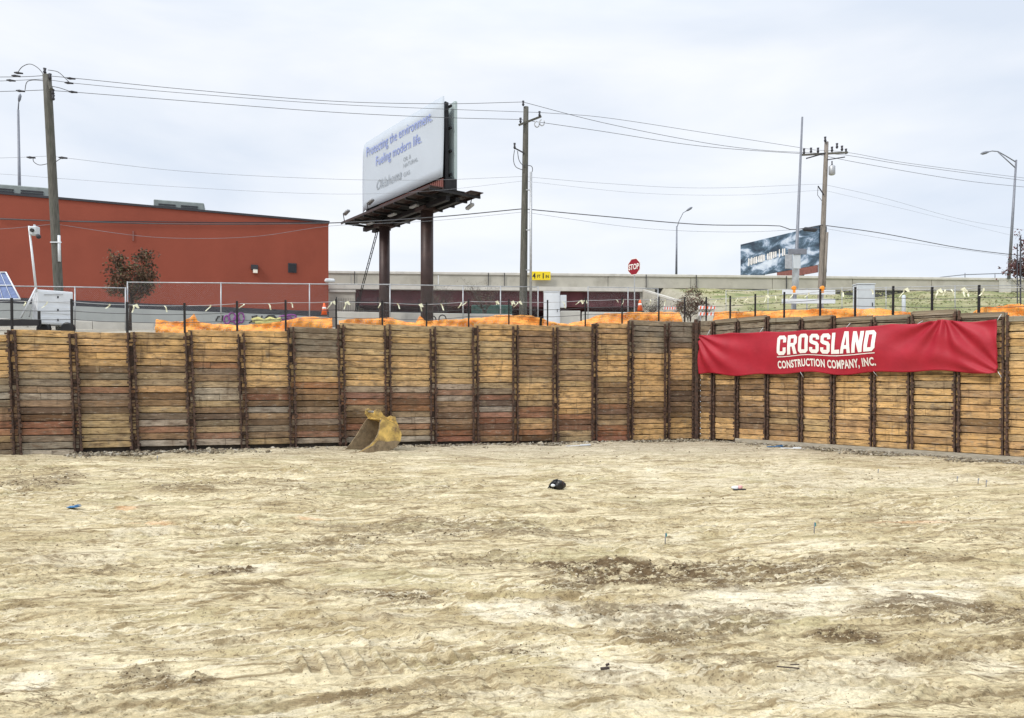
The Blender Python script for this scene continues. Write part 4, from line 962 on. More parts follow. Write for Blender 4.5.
mb = MB(); P, Q = A3.lerp(B3, .5), A3.lerp(B3, .985); mb.box((P + Q) / 2 + N3 * .1 + UP * (zb3 - .55), ((Q - P).length, .15, 1.0), (D3, N3, UP)); mb.build('apron', M['red_skirt'], f3)
mb = MB(); mb.box(B3 - N3 * .6 + UP * ((zt3 + zb3) / 2 - .5), (.4, 1.2, zt3 - zb3 + 1), (D3, N3, UP)); mb.build('back_frame', M['black_steel'], f3)
mb = MB(); rq = random.Random(8); x = .12
while x < .60:
    wv = rq.uniform(.010, .022); hv = rq.uniform(.16, .22); c = A3.lerp(B3, x) + N3 * .15 + UP * lerp(zb3, zt3, .42 + .16 * x)
    mb.box(c, (wv * 14, .03, hv * (zt3 - zb3)), (D3, N3, UP)); x += wv + rq.choice((.008, .008, .03))
mb.build('white_marks', M['white_ink'], f3)
for t in (.25, .75): mb = MB(); P = A3.lerp(B3, t) - N3 * .6; mb.tube(P + UP * 6, P + UP * (zb3 + .5), .45, n=14); mb.build('leg', M['brown_steel'], f3)

# ------------------------------------------------------------------ utility poles
def quad(pts, n=14):
    """smooth curve through px points (px,y) on the line of poles"""
    return pts
PL = [(W(47.0, 75, 38), W(58.5, 290, 38)), (W(526, 107, 44), W(523.2, 300, 44)), (W(826.5, 142, 52), W(820.5, 295, 52))]
def line_pt(px, y, back=0):
    k = (px - 512) / F
    A_ = [Vector((-60, 29.2, 0)), Vector((PL[0][0].x, 38, 0)), Vector((PL[1][0].x, 44, 0)), Vector((PL[2][0].x, 52, 0)), Vector((PL[2][0].x + 212, 132, 0))]
    for a, b in zip(A_[:-1], A_[1:]):
        t = (k * a.y - a.x) / ((b.x - a.x) - k * (b.y - a.y))
        if -1e-6 <= t <= 1 + 1e-6: P = a.lerp(b, t); return Vector((P.x, P.y, HC + (385 - y) / F * P.y))
    a, b = A_[-2:] if px > 500 else A_[:2]
    t = (k * a.y - a.x) / ((b.x - a.x) - k * (b.y - a.y)); P = a.lerp(b, t); return Vector((P.x, P.y, HC + (385 - y) / F * P.y))
def curve_px(pts, step=12):
    """Catmull-Rom through px points, then lifted onto the pole line"""
    o_ = []; p = [pts[0]] + pts + [pts[-1]]
    for i in range(1, len(p) - 2):
        a, b, c, d = p[i - 1], p[i], p[i + 1], p[i + 2]; n = max(2, int(abs(c[0] - b[0]) / step))
        for k in range(n):
            t = k / n; h00 = 2 * t ** 3 - 3 * t ** 2 + 1; h10 = t ** 3 - 2 * t ** 2 + t; h01 = -2 * t ** 3 + 3 * t ** 2; h11 = t ** 3 - t ** 2
            x = lerp(b[0], c[0], t); dx = c[0] - b[0]
            m0 = (c[1] - a[1]) / max(c[0] - a[0], 1e-6) * dx; m1 = (d[1] - b[1]) / max(d[0] - b[0], 1e-6) * dx
            if a is b: m0 = (c[1] - b[1])
            o_.append((x, h00 * b[1] + h10 * m0 + h01 * c[1] + h11 * m1))
    o_.append(pts[-1]); return o_
def spline2(pts, n=5):
    p = [pts[0]] + list(pts) + [pts[-1]]; o_ = []
    for i in range(1, len(p) - 2):
        for k in range(n):
            t = k / n; q = []
            for c in (0, 1):
                a, b, d, e = p[i - 1][c], p[i][c], p[i + 1][c], p[i + 2][c]
                q.append(.5 * (2 * b + (d - a) * t + (2 * a - 5 * b + 4 * d - e) * t * t + (3 * b - a - 3 * d + e) * t ** 3))
            o_.append(tuple(q))
    return o_ + [pts[-1]]
def wire(label, spans, r, m, grp='overhead wires strung between the poles'):
    pts = []
    for s in spans:
        q = curve_px(s); pts += q if not pts else q[1:]
    P = [line_pt(x, y) for x, y in pts]; mb = MB(); mb.pipe(P, r, 5)
    o = mb.build('overhead_wire', m, org=tuple(P[0])); tag(o, label, 'wire', grp); return o
wire('topmost thin overhead wire passing the tip of the middle pole', [[(-80, 75), (0, 77), (30, 76.5), (44, 75.5)], [(44, 75.5), (72, 78), (180, 88.8), (330, 101), (442, 103.8), (523, 102)], [(523, 102), (600, 122), (700, 142), (760, 150), (815, 153)], [(815, 153), (845, 155), (900, 164), (1024, 180.5), (1150, 196)]], .015, M['wire'])
wire('second thin overhead wire from the top, on the crossarms', [[(-80, 81), (0, 81), (44, 79)], [(44, 79), (72, 83), (180, 92.8), (330, 104), (442, 109), (540, 112.5)], [(540, 112.5), (600, 117), (700, 132), (815, 150)], [(815, 150), (845, 152), (900, 162), (1024, 178), (1150, 193)]], .013, M['wire'])
wire('third thin overhead wire, just below the crossarm of the middle pole', [[(-80, 92), (0, 91.5), (44, 90)], [(44, 90), (72, 92), (180, 100.5), (330, 112), (442, 117.5), (520, 119.5)], [(520, 119.5), (545, 123), (600, 131), (700, 146), (820, 155)], [(820, 155), (860, 163), (960, 180), (1024, 187), (1150, 200)]], .015, M['wire'])
wire('pale neutral wire halfway up the poles', [[(-80, 158), (0, 158), (50, 156)], [(50, 156), (62, 157.5), (180, 171), (330, 179), (430, 180), (523, 176.5)], [(523, 176.5), (600, 183), (700, 188), (822, 184)], [(822, 184), (880, 197), (960, 219), (1024, 230), (1150, 250)]], .009, M['wire_pale'])
wire('faint lower wire under the pale neutral wire', [[(-80, 172), (0, 174), (53, 178)], [(53, 178), (180, 187), (330, 194), (430, 191), (523, 181)], [(523, 181), (640, 193), (740, 195), (823, 190)], [(823, 190), (900, 208), (1024, 238), (1150, 262)]], .007, M['wire_pale'])
wire('thick black communication cable crossing the red building', [[(-80, 217), (0, 219), (55, 221)], [(55, 221), (180, 224), (330, 223), (430, 217.5), (523, 208.8)], [(523, 208.8), (600, 216), (700, 224.5), (780, 226), (790, 229.5), (800, 229), (822, 225)], [(822, 225), (880, 233), (960, 248), (1024, 256), (1150, 270)]], .03, M['wire'])
wire('thin drooping cable under the thick black one', [[(-80, 230), (0, 229), (55, 224)], [(55, 224), (140, 236), (200, 238.5), (260, 236), (330, 226), (430, 221), (523, 212)], [(523, 212), (640, 228), (740, 232), (822, 228)], [(822, 228), (900, 241), (1024, 258), (1150, 276)]], .010, M['wire_pale'])

def upole(i, label, r0, r1, m, zg):
    T, Bm = PL[i]; d = (T - Bm).normalized(); G0 = Bm + d * ((zg - Bm.z) / d.z)
    t = thing('utility_pole', tuple(G0), label, 'utility pole', 'wooden utility poles along the street')
    mb = MB(); n = 8; mb.pipe([G0.lerp(T, k / n) for k in range(n + 1)], [lerp(r1, r0, k / n) for k in range(n + 1)], 14); mb.build('pole', m, t)
    return t, T, G0, d
def at_y(i, y, dx=0, dz=0):
    T, Bm = PL[i]; f_ = (y - 75) if 0 else None
    z = T.y; zz = HC + (385 - y) / F * z; k = (zz - Bm.z) / (T.z - Bm.z); P = Bm.lerp(T, k); return P + Vector((dx * z / F, dz, 0))
def insul(mb, P, h=.22, r=.06): mb.pipe([P, P + UP * h * .3, P + UP * h * .5, P + UP * h], [r * .5, r, r * .6, r * .9], 8)
t, T, G0, d = upole(0, 'leaning mossy wooden pole in front of the red building', .20, .225, M['pole_wood'], TZ(-23.5, 38))
mb = MB(); mb.bar(at_y(0, 84, 4, -.2), at_y(0, 91.5, 7, -.3), .14, .12); mb.build('crossarm_stub', M['pole_wood'], t)
for (x, y) in ((4, 78), (-1, 72.5), (6, 93.5), (6, 99)):
    mb = MB(); insul(mb, at_y(0, y + 2, x, -.1), .28, .09); mb.build('insulator', M['dark_trim'], t)
for s in ([(44, 75), (38, 68), (30, 64), (22, 67), (17, 74)], [(48, 70), (58, 72), (66, 79), (70, 83)], [(45, 81), (34, 80), (27, 82), (25, 90)], [(50, 86), (60, 88), (70, 91.5)], [(50, 163), (40, 165), (34, 162), (33, 158)], [(54, 163), (60, 159), (63, 157.5)]):
    mb = MB(); mb.pipe([W(x, y, 38 - .15) for x, y in spline2(s)], .018, 5); mb.build('jumper_wire', M['wire'], t)
for (x, y) in ((11, 80.5), (71, 78.5), (69, 83), (20.5, 91), (73, 92), (31, 157.5), (63, 157.8), (16, 76), (18.5, 73)):
    mb = MB(); c = W(x, y, 38); mb.pipe([c - DL * .2, c - DL * .05, c + DL * .05, c + DL * .2], [.03, .07, .05, .04], 8); mb.build('insulator', M['dark_trim'], t)
mb = MB(); P0_ = at_y(0, 236, 5.2, -.15); P1_ = at_y(0, 262, 4.2, -.15); mb.tube(P0_, P1_, .07, n=8); mb.bar(at_y(0, 243, -3, -.22), at_y(0, 243, 8, -.22), .05, .05); mb.build('riser_conduit', M['white_paint'], t)
t, T, G0, d = upole(1, 'straight grey wooden pole beside the yellow clearance sign', .155, .25, M['pole_wood'], TZ(.8, 44))
mb = MB(); mb.bar(W(519, 125, 43.6), W(541, 116.5, 44.4), .10, .12); mb.build('crossarm', M['pole_wood'], t)
for (x, y) in ((523.2, 106), (520.5, 123), (539.5, 116.5)):
    mb = MB(); insul(mb, W(x, y, 43.8), .3, .08); mb.build('insulator', M['dark_trim'], t)
for (x, y) in ((537, 124), (542, 122.5)):
    mb = MB(); c = W(x, y, 43.8); mb.pipe([c + Vector((math.cos(a) * .14, 0, math.sin(a) * .19)) for a in [k * math.pi / 5 + 1.9 for k in range(9)]], .035, 6); mb.build('cutout', M['galv'], t)
mb = MB(); mb.bar(W(514.5, 148, 43.8), W(524, 153, 43.8), .06, .07); mb.build('bracket', M['dark_trim'], t)
mb = MB(); insul(mb, W(514.6, 149, 43.8), .35, .08); mb.build('insulator', M['dark_trim'], t)
for s in ([(514.5, 150), (513.5, 160), (516, 167), (523, 170)], [(517.5, 151), (519, 160), (523, 165), (531, 166), (532.5, 170), (531, 174)]):
    mb = MB(); mb.pipe([W(x, y, 43.75) for x, y in spline2(s)], .022, 5); mb.build('jumper_wire', M['wire'], t)
mb = MB(); mb.tube(W(531, 172, 43.7), W(530.6, 316, 43.7), .075, n=10)
for y in (190, 230, 270): mb.box(W(528.5, y, 43.75), (.3, .08, .06))
mb.build('riser_conduit', M['galv'], t)
t, T, G0, d = upole(2, 'weathered pole with a transformer can by the far billboard', .14, .21, M['pole_wood_pale'], TZ(21.8, 52))
mb = MB(); mb.bar(W(801, 155, 52.6), W(848, 152.5, 51.4), .10, .12); mb.build('crossarm', M['pole_wood'], t)
mb = MB(); mb.bar(W(806, 158.5, 52.3), W(826, 153, 51.9), .07, .07); mb.bar(W(845, 157, 51.6), W(826, 160, 51.9), .06, .06); mb.build('arm_brace', M['dark_trim'], t)
for (x, y) in ((804, 153), (811, 152), (818, 152), (832, 151), (837, 147.5), (842, 150), (846, 153), (825.2, 141)):
    mb = MB(); insul(mb, W(x, y + 1, 51.8), .36, .10); mb.build('insulator', M['dark_trim'], t)
mb = MB(); c = W(832, 175, 51.7); mb.pipe([c + UP * .0, c + UP * .05, c + UP * .6, c + UP * .68], [.15, .22, .22, .12], 14); tr = mb.build('transformer', M['galv'], t)
mb = MB(); insul(mb, c + UP * .66, .3, .06); mb.build('bushing', M['dark_trim'], tr)
mb = MB(); mb.bar(W(818, 186, 51.7), W(824, 195, 51.8), .06, .06); mb.build('bracket', M['dark_trim'], t)
mb = MB(); mb.pipe([W(818, 186, 51.7), W(817.5, 195, 51.7), W(822, 201, 51.7)], .02, 5); mb.build('jumper_wire', M['wire'], t)
mb = MB(); mb.tube(at_y(2, 233, 3, -.2), at_y(2, 290, 2, -.25), .10, n=8); mb.build('riser_conduit', M['pole_wood_pale'], t)
# splice case on the cable
o = None
mb = MB(); c = line_pt(810, 229.5); mb.pipe([c - Vector((.55, .1, 0)), c - Vector((.4, .1, 0)), c + Vector((.4, .1, 0)), c + Vector((.55, .1, 0))], [.05, .15, .15, .05], 10)
o = mb.build('splice_case', M['dark_trim'], org=tuple(c)); tag(o, 'black splice case hanging on the cable beside the right pole', 'splice case')
mb = MB(); c = line_pt(846, 228.5); mb.pipe([c - Vector((.3, .1, -.05)), c + Vector((.6, .2, -.05))], [.07, .07], 8)
# ------------------------------------------------------------------ steel poles and lamps
mb = MB(); T_ = W(802.3, 117, 44); B_ = W(794.6, 300, 44); G_ = Vector((B_.x - .05, 44, TZ(B_.x, 44)))
sp = thing('steel_sign_pole', tuple(G_), 'tall thin steel pole with grey sign backs mounted low on it', 'sign pole')
mb.pipe([G_, B_, T_], [.13, .11, .055], 12); mb.build('pole', M['lamp_pole'], sp)
mb = MB(); mb.tube(W(795.2, 290, 43.9), W(796.4, 250, 43.9), .20, n=14); mb.build('sleeve', M['cabinet_grey'], sp)
mb = MB(); mb.box(W(797.4, 251.6, 43.5), (1.1, .06, .33), bev=.02); mb.build('upper_sign', M['dark_trim'] if False else M['lamp_pole'], sp)
mb = MB(); mb.box(W(788.6, 261.5, 43.5), (.42, .06, .85), bev=.02); mb.build('side_sign', M['galv'], sp)
mb = MB(); mb.box(W(797, 261.5, 43.55), (.42, .06, .85), bev=.02); mb.build('side_sign', M['cabinet_grey'], sp)
def hw_lamp(base, top, armpts, z, label, r=.11):
    B_ = W(*base, z); T_ = W(*top, z); t = thing('street_lamp', tuple(B_), label, 'street lamp', 'highway street lamps')
    mb = MB(); mb.pipe([B_, T_], [r * 1.3, r * .75], 10); mb.build('pole', M['lamp_pole'], t)
    mb = MB()
    for a in armpts: mb.pipe([W(x, y, z) for x, y in a], r * .42, 7)
    arm = mb.build('arm', M['lamp_pole'], t)
    e = Vector(W(*armpts[0][-1], z)); dirn = (e - W(*armpts[0][-2], z)).normalized()
    mb = MB(); mb.pipe([e - dirn * .1, e + dirn * .2, e + dirn * .6, e + dirn * .85], [.07, .16, .17, .05], 10); mb.build('lamp_head', M['lamp_pole'], t)
hw_lamp((1008.8, 279), (1016.2, 160), [[(1015.8, 162), (1006, 156), (998, 151.5), (992, 151), (988, 152)], [(1015.6, 168), (998, 152)]], 83, 'highway lamp with long braced arm near the right edge', .14)
hw_lamp((676.3, 276), (676.8, 226), [[(676.8, 228), (679, 221), (683, 213), (687, 210.5)]], 100, 'small curved-arm lamp standing on the overpass', .12)
hw_lamp((20.5, 250), (18.2, 110), [[(18.2, 110), (18.6, 103), (19, 101)]], 85, 'slender lamp post rising behind the red building roof', .16)
# little tree and pole at the right border are built with the trees
# ------------------------------------------------------------------ stop sign, cones, cabinets, barricades
def post_pt(px, y, z): return W(px, y, z)
gz = TZ((634.5 - 512) / F * 43, 43); c = W(634.5, 266.8, 43)
st = thing('stop_sign', (c.x, c.y, gz), 'red stop sign on a thin post left of the timber corner', 'stop sign')
mb = MB(); mb.bar((c.x, c.y, gz - .2), (c.x, c.y, c.z + .3), .06, .05); mb.build('post', M['galv'], st)
ang = math.radians(-52); dx = Vector((math.cos(ang), math.sin(ang), 0)); nn_ = Vector((math.sin(ang), -math.cos(ang), 0))
if nn_.y > 0: nn_ = -nn_
if dx.x < 0: dx = -dx
R_ = .52
mb = MB(); mb.prism([c + nn_ * .04 + dx * (R_ * math.cos(a)) + UP * (R_ * math.sin(a)) for a in [math.pi / 8 + k * math.pi / 4 for k in range(8)]], nn_ * .01); mb.build('sign_border', M['white_ink'], st, fix=True)
mb = MB(); mb.prism([c + nn_ * .052 + dx * (R_ * .92 * math.cos(a)) + UP * (R_ * .92 * math.sin(a)) for a in [math.pi / 8 + k * math.pi / 4 for k in range(8)]], nn_ * .006); mb.build('sign_plate', M['stop_red'], st, fix=True)
sign_text(st, 'STOP', c + nn_ * .06, dx, UP, nn_, .80, .34, M['white_ink'], 'lettering', .025)
def cone(px, z, ytop, ybot, label):
    T_, B_ = W(px, ytop, z), W(px, ybot, z); h = T_.z - B_.z; t = thing('traffic_cone', tuple(B_), label, 'traffic cone', 'orange traffic cones')
    mb = MB(); mb.pipe([B_ + UP * .03, B_ + UP * h], [h * .24, h * .06], 14); mb.build('cone_body', M['orange'], t)
    mb = MB(); mb.box(B_ + UP * .02, (h * .62, h * .62, .05), bev=.02); mb.build('cone_base', M['rubber'], t)
    mb = MB(); mb.pipe([B_ + UP * (h * .52), B_ + UP * (h * .68)], [h * .155 + .006, h * .125 + .006], 14); mb.build('reflective_collar', M['white_ink'], t)
cone(640, 43, 299.5, 312, 'orange traffic cone beside the stop sign post'); cone(324.2, 40, 303, 316, 'orange traffic cone at the corner of the red building')
def cabinet(x0, x1, y0, z, label, m, side=None, name='electrical_cabinet'):
    a = W(x0, y0, z); b = W(x1, y0, z); g = TZ((a.x + b.x) / 2, z) - .1; c = (a + b) / 2; w_ = b.x - a.x
    t = thing(name, (c.x, z, g), label, 'cabinet')
    mb = MB(); mb.box((c.x, z + w_ * .3, (g + a.z) / 2), (w_, w_ * .6, a.z - g), bev=.02); body = mb.build('cabinet_body', m, t)
    mb = MB(); mb.box((c.x, z + w_ * .3, a.z + .03), (w_ + .06, w_ * .66, .05), bev=.01); mb.build('lid', m, t)
    mb = MB(); mb.box((c.x, z - .012, (g + a.z) / 2 + .05), (w_ * .86, .02, (a.z - g) * .8), bev=.006); dr_ = mb.build('door', m, t)
    mb = MB(); mb.box((c.x + w_ * .33, z - .04, (g + a.z) / 2), (.03, .04, .18)); mb.build('handle', M['dark_trim'], dr_)
    if side:
        p = W(side[0], side[2], z); q = W(side[1], side[3], z); mb = MB(); mb.box(((p.x + q.x) / 2, z + .15, (p.z + q.z) / 2), (q.x - p.x, .3, p.z - q.z), bev=.015); mb.build('meter_box', m, t)
cabinet(544, 560, 292, 46, 'white electrical cabinet with a small side box in front of the overpass', M['white_paint'], (560.3, 566.5, 295, 307.5))
cabinet(857.5, 875, 284.5, 36.5, 'pale grey-blue utility cabinet on the street above the banner', M['cabinet_grey'])
# type III barricade
z = 38; g = TZ((808 - 512) / F * z, z); c = W(808, 300, z)
br = thing('road_barricade', (c.x, z, g), 'white two-board road barricade with two orange warning lights', 'barricade')
for i, (ya, yb, xa, xb) in enumerate(((290, 294.6, 782, 835), (299, 303.6, 781.5, 835))):
    a = W(xa, ya, z); b = W(xb, yb, z); mb = MB(); mb.box(((a.x + b.x) / 2, z - .03, (a.z + b.z) / 2), (b.x - a.x, .04, a.z - b.z), bev=.008); mb.build('barricade_board', M['white_paint'], br)
for px in (792, 807, 823):
    P = W(px, 290, z); mb = MB(); mb.bar((P.x, z + .02, g), (P.x, z + .02, P.z + .1), .05, .05); mb.bar((P.x, z - .5, g + .03), (P.x, z + .5, g + .03), .06, .06); mb.build('upright', M['galv'], br)
for px in (793.8, 822.2):
    P = W(px, 288.2, z); mb = MB(); mb.pipe([P - Vector((0, .07, 0)), P - Vector((0, .05, 0)), P + Vector((0, .05, 0)), P + Vector((0, .07, 0))], [.07, .12, .12, .07], 14); mb.box(P - UP * .17, (.16, .12, .16), bev=.02); mb.build('warning_light', M['amber'], br)
def low_barricade(x0, x1, ya, z, label, leg):
    a, b = W(x0, ya, z), W(x1, ya, z); g = TZ(a.x, z); t = thing('low_barricade', ((a.x + b.x) / 2, z, g), label, 'barricade')
    for k in range(2):
        zz = a.z - .12 - k * .38; mb = MB(); mb.box(((a.x + b.x) / 2, z, zz), (b.x - a.x, .03, .2), bev=.006); mb.build('barricade_board', M['white_paint'], t)
        mb = MB(); n = 5
        for i in range(n):
            x = lerp(a.x, b.x, (i + .3) / n); w_ = (b.x - a.x) / n * .4
            mb.add([(x, z - .02, zz - .09), (x + w_, z - .02, zz - .09), (x + w_ * 1.4, z - .02, zz + .09), (x + w_ * .4, z - .02, zz + .09)], [(0, 1, 2, 3)])
        mb.build('orange_stripes', M['orange'], t)
    for x in (a.x + .12, b.x - .12): mb = MB(); mb.bar((x, z + .04, a.z), (x, z + .04, g - .1), .05, .05); mb.build('leg', M['galv'], t)
low_barricade(663.5, 676, 306, 44, 'short striped barricade in front of the reddish bare shrub', 1)
low_barricade(698.5, 716, 305.5, 44, 'striped barricade on the street just right of the wall corner', 1)
mb = MB(); P = W(903.7, 295, 36.5); g = TZ(P.x, 36.5); mb.pipe([(P.x, P.y, g - .1), (P.x, P.y, P.z - .05), (P.x, P.y, P.z)], [.09, .09, .05], 12); o = mb.build('bollard', M['cabinet_grey'], org=(P.x, P.y, g)); tag(o, 'small grey-blue bollard standing right of the grey-blue cabinet', 'bollard')
# kerbs, barrier wall and pavement
def strip(name, label, cat, p0, p1, z0, z1, th, m, kind=None):
    mb = MB(); a, b = Vector(p0), Vector(p1); d = (b - a).normalized(); n_ = Vector((-d.y, d.x, 0)); L_ = (b - a).length; k = max(1, int(L_ / 3))
    for i in range(k):
        c = a.lerp(b, (i + .5) / k); mb.box(c + UP * ((z0 + z1) / 2), (L_ / k - .02, th, z1 - z0), (d, n_, UP), .03)
    o = mb.build(name, m, org=(a.x, a.y, z0)); tag(o, label, cat, kind=kind); return o
q0, q1 = W(336, 313, 52), W(512, 313, 54); 
strip('concrete_barrier', 'low pale concrete barrier wall in front of the underpass', 'barrier', (q0.x, 52, 0), (q1.x, 54, 0), 6.6, 8.12, .35, M['concrete_pale'])
q0, q1 = W(560, 311, 50), W(580, 311, 50); strip('concrete_block', 'pale concrete block right of the white cabinet', 'concrete block', (q0.x, 50, 0), (q1.x, 50, 0), 6.6, 7.95, .8, M['concrete_pale'])
q0, q1 = W(582, 311, 56), W(640, 312, 56); strip('concrete_kerb_wall', 'low concrete kerb wall below the maroon girder near the stop sign', 'kerb', (q0.x, 56, 0), (q1.x, 56.5, 0), 7.4, 8.50, .3, M['concrete_pale'])
q0, q1 = W(150, 322, 44.5), W(-60, 318, 40); 
strip('low_concrete_wall', 'low whitish concrete wall behind the white trailer box', 'low wall', (q1.x - 6, 39, 0), (q0.x, 45, 0), 5.3, 6.75, .3, M['concrete_pale'])
# pale pavement on the right street
mb = MB(); vs_ = []
for i in range(31):
    x = lerp(19.5, 60, i / 30)
    for y in (46, 55.5): vs_.append((x, y + (x - 19) * .02, TZ(x, y + (x - 19) * .02) + .12))
mb.add(vs_, [(2 * i, 2 * i + 2, 2 * i + 3, 2 * i + 1) for i in range(30)]); tag(mb.build('pavement', M['concrete_pale']), kind='structure')

# ------------------------------------------------------------------ fences on the street
def chain_mat():
    m = bpy.data.materials.new('chain_link'); m.use_nodes = True; t = m.node_tree; nn = t.nodes; ll = t.links; p = nn['Principled BSDF']
    p.inputs['Base Color'].default_value = (.42, .43, .44, 1); p.inputs['Metallic'].default_value = .4; p.inputs['Roughness'].default_value = .5
    u = nn.new('ShaderNodeAttribute'); u.attribute_name = 'puv'; mp = nn.new('ShaderNodeMapping'); mp.inputs['Rotation'].default_value = (0, 0, math.radians(45)); mp.inputs['Scale'].default_value = (14, 14, 1); ll.new(u.outputs['Vector'], mp.inputs[0])
    sp_ = nn.new('ShaderNodeSeparateXYZ'); ll.new(mp.outputs[0], sp_.inputs[0]); res = []
    for k in (0, 1):
        f_ = nn.new('ShaderNodeMath'); f_.operation = 'FRACT'; ll.new(sp_.outputs[k], f_.inputs[0]); l_ = nn.new('ShaderNodeMath'); l_.operation = 'LESS_THAN'; l_.inputs[1].default_value = .028; ll.new(f_.outputs[0], l_.inputs[0]); res.append(l_.outputs[0])
    mx_ = nn.new('ShaderNodeMath'); mx_.operation = 'MAXIMUM'; ll.new(res[0], mx_.inputs[0]); ll.new(res[1], mx_.inputs[1]); ll.new(mx_.outputs[0], p.inputs['Alpha']); return m
M['chain'] = chain_mat()
def chain_fence(label, pts, r=.035):
    """pts: (px, top y, z)"""
    Q = [W(*p) for p in pts]; g0 = TZ(Q[0].x, Q[0].y); t = thing('chain_link_fence', (Q[0].x, Q[0].y, g0), label, 'fence')
    for P in Q: g = TZ(P.x, P.y) - .1; mb = MB(); mb.tube((P.x, P.y, g), P + UP * .04, r, n=8); mb.build('post', M['galv'], t)
    mb = MB(); mb.pipe(Q, r * .85, 8); mb.build('top_rail', M['galv'], t)
    mb = MB()
    for a, b in zip(Q[:-1], Q[1:]):
        ga, gb = TZ(a.x, a.y), TZ(b.x, b.y); L_ = (b - a).length
        mb.add([(a.x, a.y, ga), (b.x, b.y, gb), (b.x, b.y, b.z), (a.x, a.y, a.z)], [(0, 1, 2, 3)], puv=[(.01, 0, 0), (L_, 0, 0), (L_, b.z - gb, 0), (.01, a.z - ga, 0)])
    mb.build('wire_mesh', M['chain'], t)
chain_fence('galvanised chain link fence in front of the red building', [(-110, 286, 35.5), (-2, 286, 36.8), (75, 287, 37.7), (125.5, 288, 38.2)])
chain_fence('higher galvanised chain link fence running to the white cabinet', [(127.5, 282.3, 38.3), (221, 283, 39.4), (309.5, 284, 40.5), (390, 284.5, 41.6), (463, 286, 42.6), (500.5, 286.5, 43.2), (538, 287, 43.8)])
chain_fence('short chain link fence behind the stop sign', [(588, 287, 47), (628, 287.5, 47.5), (658, 289, 48)], .03)
chain_fence('thin chain link fence on the street above the banner', [(726, 291, 43), (768, 290, 41.5), (842, 288, 40), (886, 287.5, 39), (955, 286, 38), (1040, 285, 37)], .02)
def picket(label, x0, x1, ytop, z, zz1=None):
    a, b = W(x0, ytop, z), W(x1, ytop, zz1 or z); t = thing('iron_picket_fence', (a.x, a.y, a.z - 1.9), label, 'fence')
    n = int((b - a).length / .13); mb = MB()
    for i in range(n + 1):
        P = a.lerp(b, i / n); mb.tube(P - UP * 2.0, P, .016, .012, 5)
    mb.build('pickets', M['black_steel'], t)
    for dz in (.28, 1.7): mb = MB(); mb.bar(a - UP * dz, b - UP * dz, .04, .05); mb.build('rail', M['black_steel'], t)
    for P in (a, (a + b) / 2, b): mb = MB(); mb.bar(P - UP * 2.1, P + UP * .08, .07, .07); mb.build('post', M['black_steel'], t)
picket('black iron picket fence between the building and the left billboard leg', 336.5, 378, 298, 56)
picket('black iron picket fence under the right billboard leg', 392, 446, 300, 58)
# dark hedge/planter behind the fence, green dumpster
mb = MB(); P = W(492, 312.5, 66); mb.box(P, (3.6, 1.6, 1.2), bev=.08)
for k in range(7): mb.box(P + Vector((-1.6 + k * .53, -.83, 0)), (.08, .08, 1.1))
o = mb.build('green_dumpster', M['green_metal'], org=tuple(P - UP * .6)); tag(o, 'faded green metal dumpster in the dark underpass', 'dumpster')
for i, (x, y) in enumerate(((432.5, 318), (442.5, 317))):
    mb = MB(); c = W(x, y + 1.5, 47); R = .22; mb.pipe([c + Vector((R * math.cos(a), .0, R * math.sin(a))) for a in [k * math.pi / 10 for k in range(11)]], .04, 6)
    for s in (-1, 1): mb.tube(c + Vector((s * R, 0, 0)), c + Vector((s * R, 0, -1.2)), .04, n=6)
    o = mb.build('bike_rack_hoop', M['black_steel'], org=(c.x, c.y, 6.7)); tag(o, ['left of two small black hoops on the street near the billboard leg', 'right of two small black hoops on the street near the billboard leg'][i], 'hoop', 'small black hoops')

# ------------------------------------------------------------------ solar surveillance trailer
z = 35.5; o3 = W(55, 326, z); tl = thing('surveillance_trailer', (o3.x, z, TZ(o3.x, z)), 'white box trailer with camera mast and blue solar panel beside the leaning pole', 'trailer')
a, b = W(37.6, 289.3, z), W(73, 325.5, z + 1.05); TB = Vector((b.x - a.x, b.y - a.y, 0)).normalized(); TN = Vector((-TB.y, TB.x, 0)); mb = MB(); mb.box(Vector(((a.x + b.x) / 2, (a.y + b.y) / 2, (a.z + b.z) / 2)) + TN * .55, (Vector((b.x - a.x, b.y - a.y, 0)).length, 1.1, a.z - b.z), (TB, TN, UP), .03); bx_ = mb.build('equipment_box', M['white_paint'], tl)
for k, (ya, yb) in enumerate(((291, 303.5), (305.5, 314.5), (316, 324))):
    p, q = W(38.8, ya, z), W(71.8, yb, z + 1.0); mb = MB(); mb.box(Vector(((a.x + b.x) / 2, (a.y + b.y) / 2, (p.z + q.z) / 2)) - TN * .012, (Vector((b.x - a.x, b.y - a.y, 0)).length * .93, .025, p.z - q.z), (TB, TN, UP), .008); dd = mb.build('drawer_door', M['white_paint'], tl)
    h_ = W(58.5, (ya + yb) / 2, z + .6); mb = MB(); mb.box(h_ - Vector((0, .04, 0)), (.05, .04, .10)); mb.build('latch', M['dark_trim'], dd)
mb = MB(); mb.bar(W(44, 294.5, z + .14), W(63, 294.5, z + .70), .02, .03); mb.build('vent_slot', M['galv'], tl)
mb = MB(); mb.tube(W(36.3, 292, z - .1), W(29, 226, z - .1), .055, .045, 10); mb.build('mast', M['white_paint'], tl)
mb = MB(); mb.tube(W(36, 288, z - .12), W(20.8, 318, z - .3), .045, n=8); mb.tube(W(36, 292, z), W(29, 317, z + .4), .03, n=8); mb.build('strut', M['white_paint'], tl)
mb = MB(); c = W(34.5, 231, z - .15); mb.box(c, (.38, .3, .42), bev=.04); mb.tube(c + UP * .2, c + UP * .3, .05); ch = mb.build('camera_unit', M['cabinet_grey'], tl)
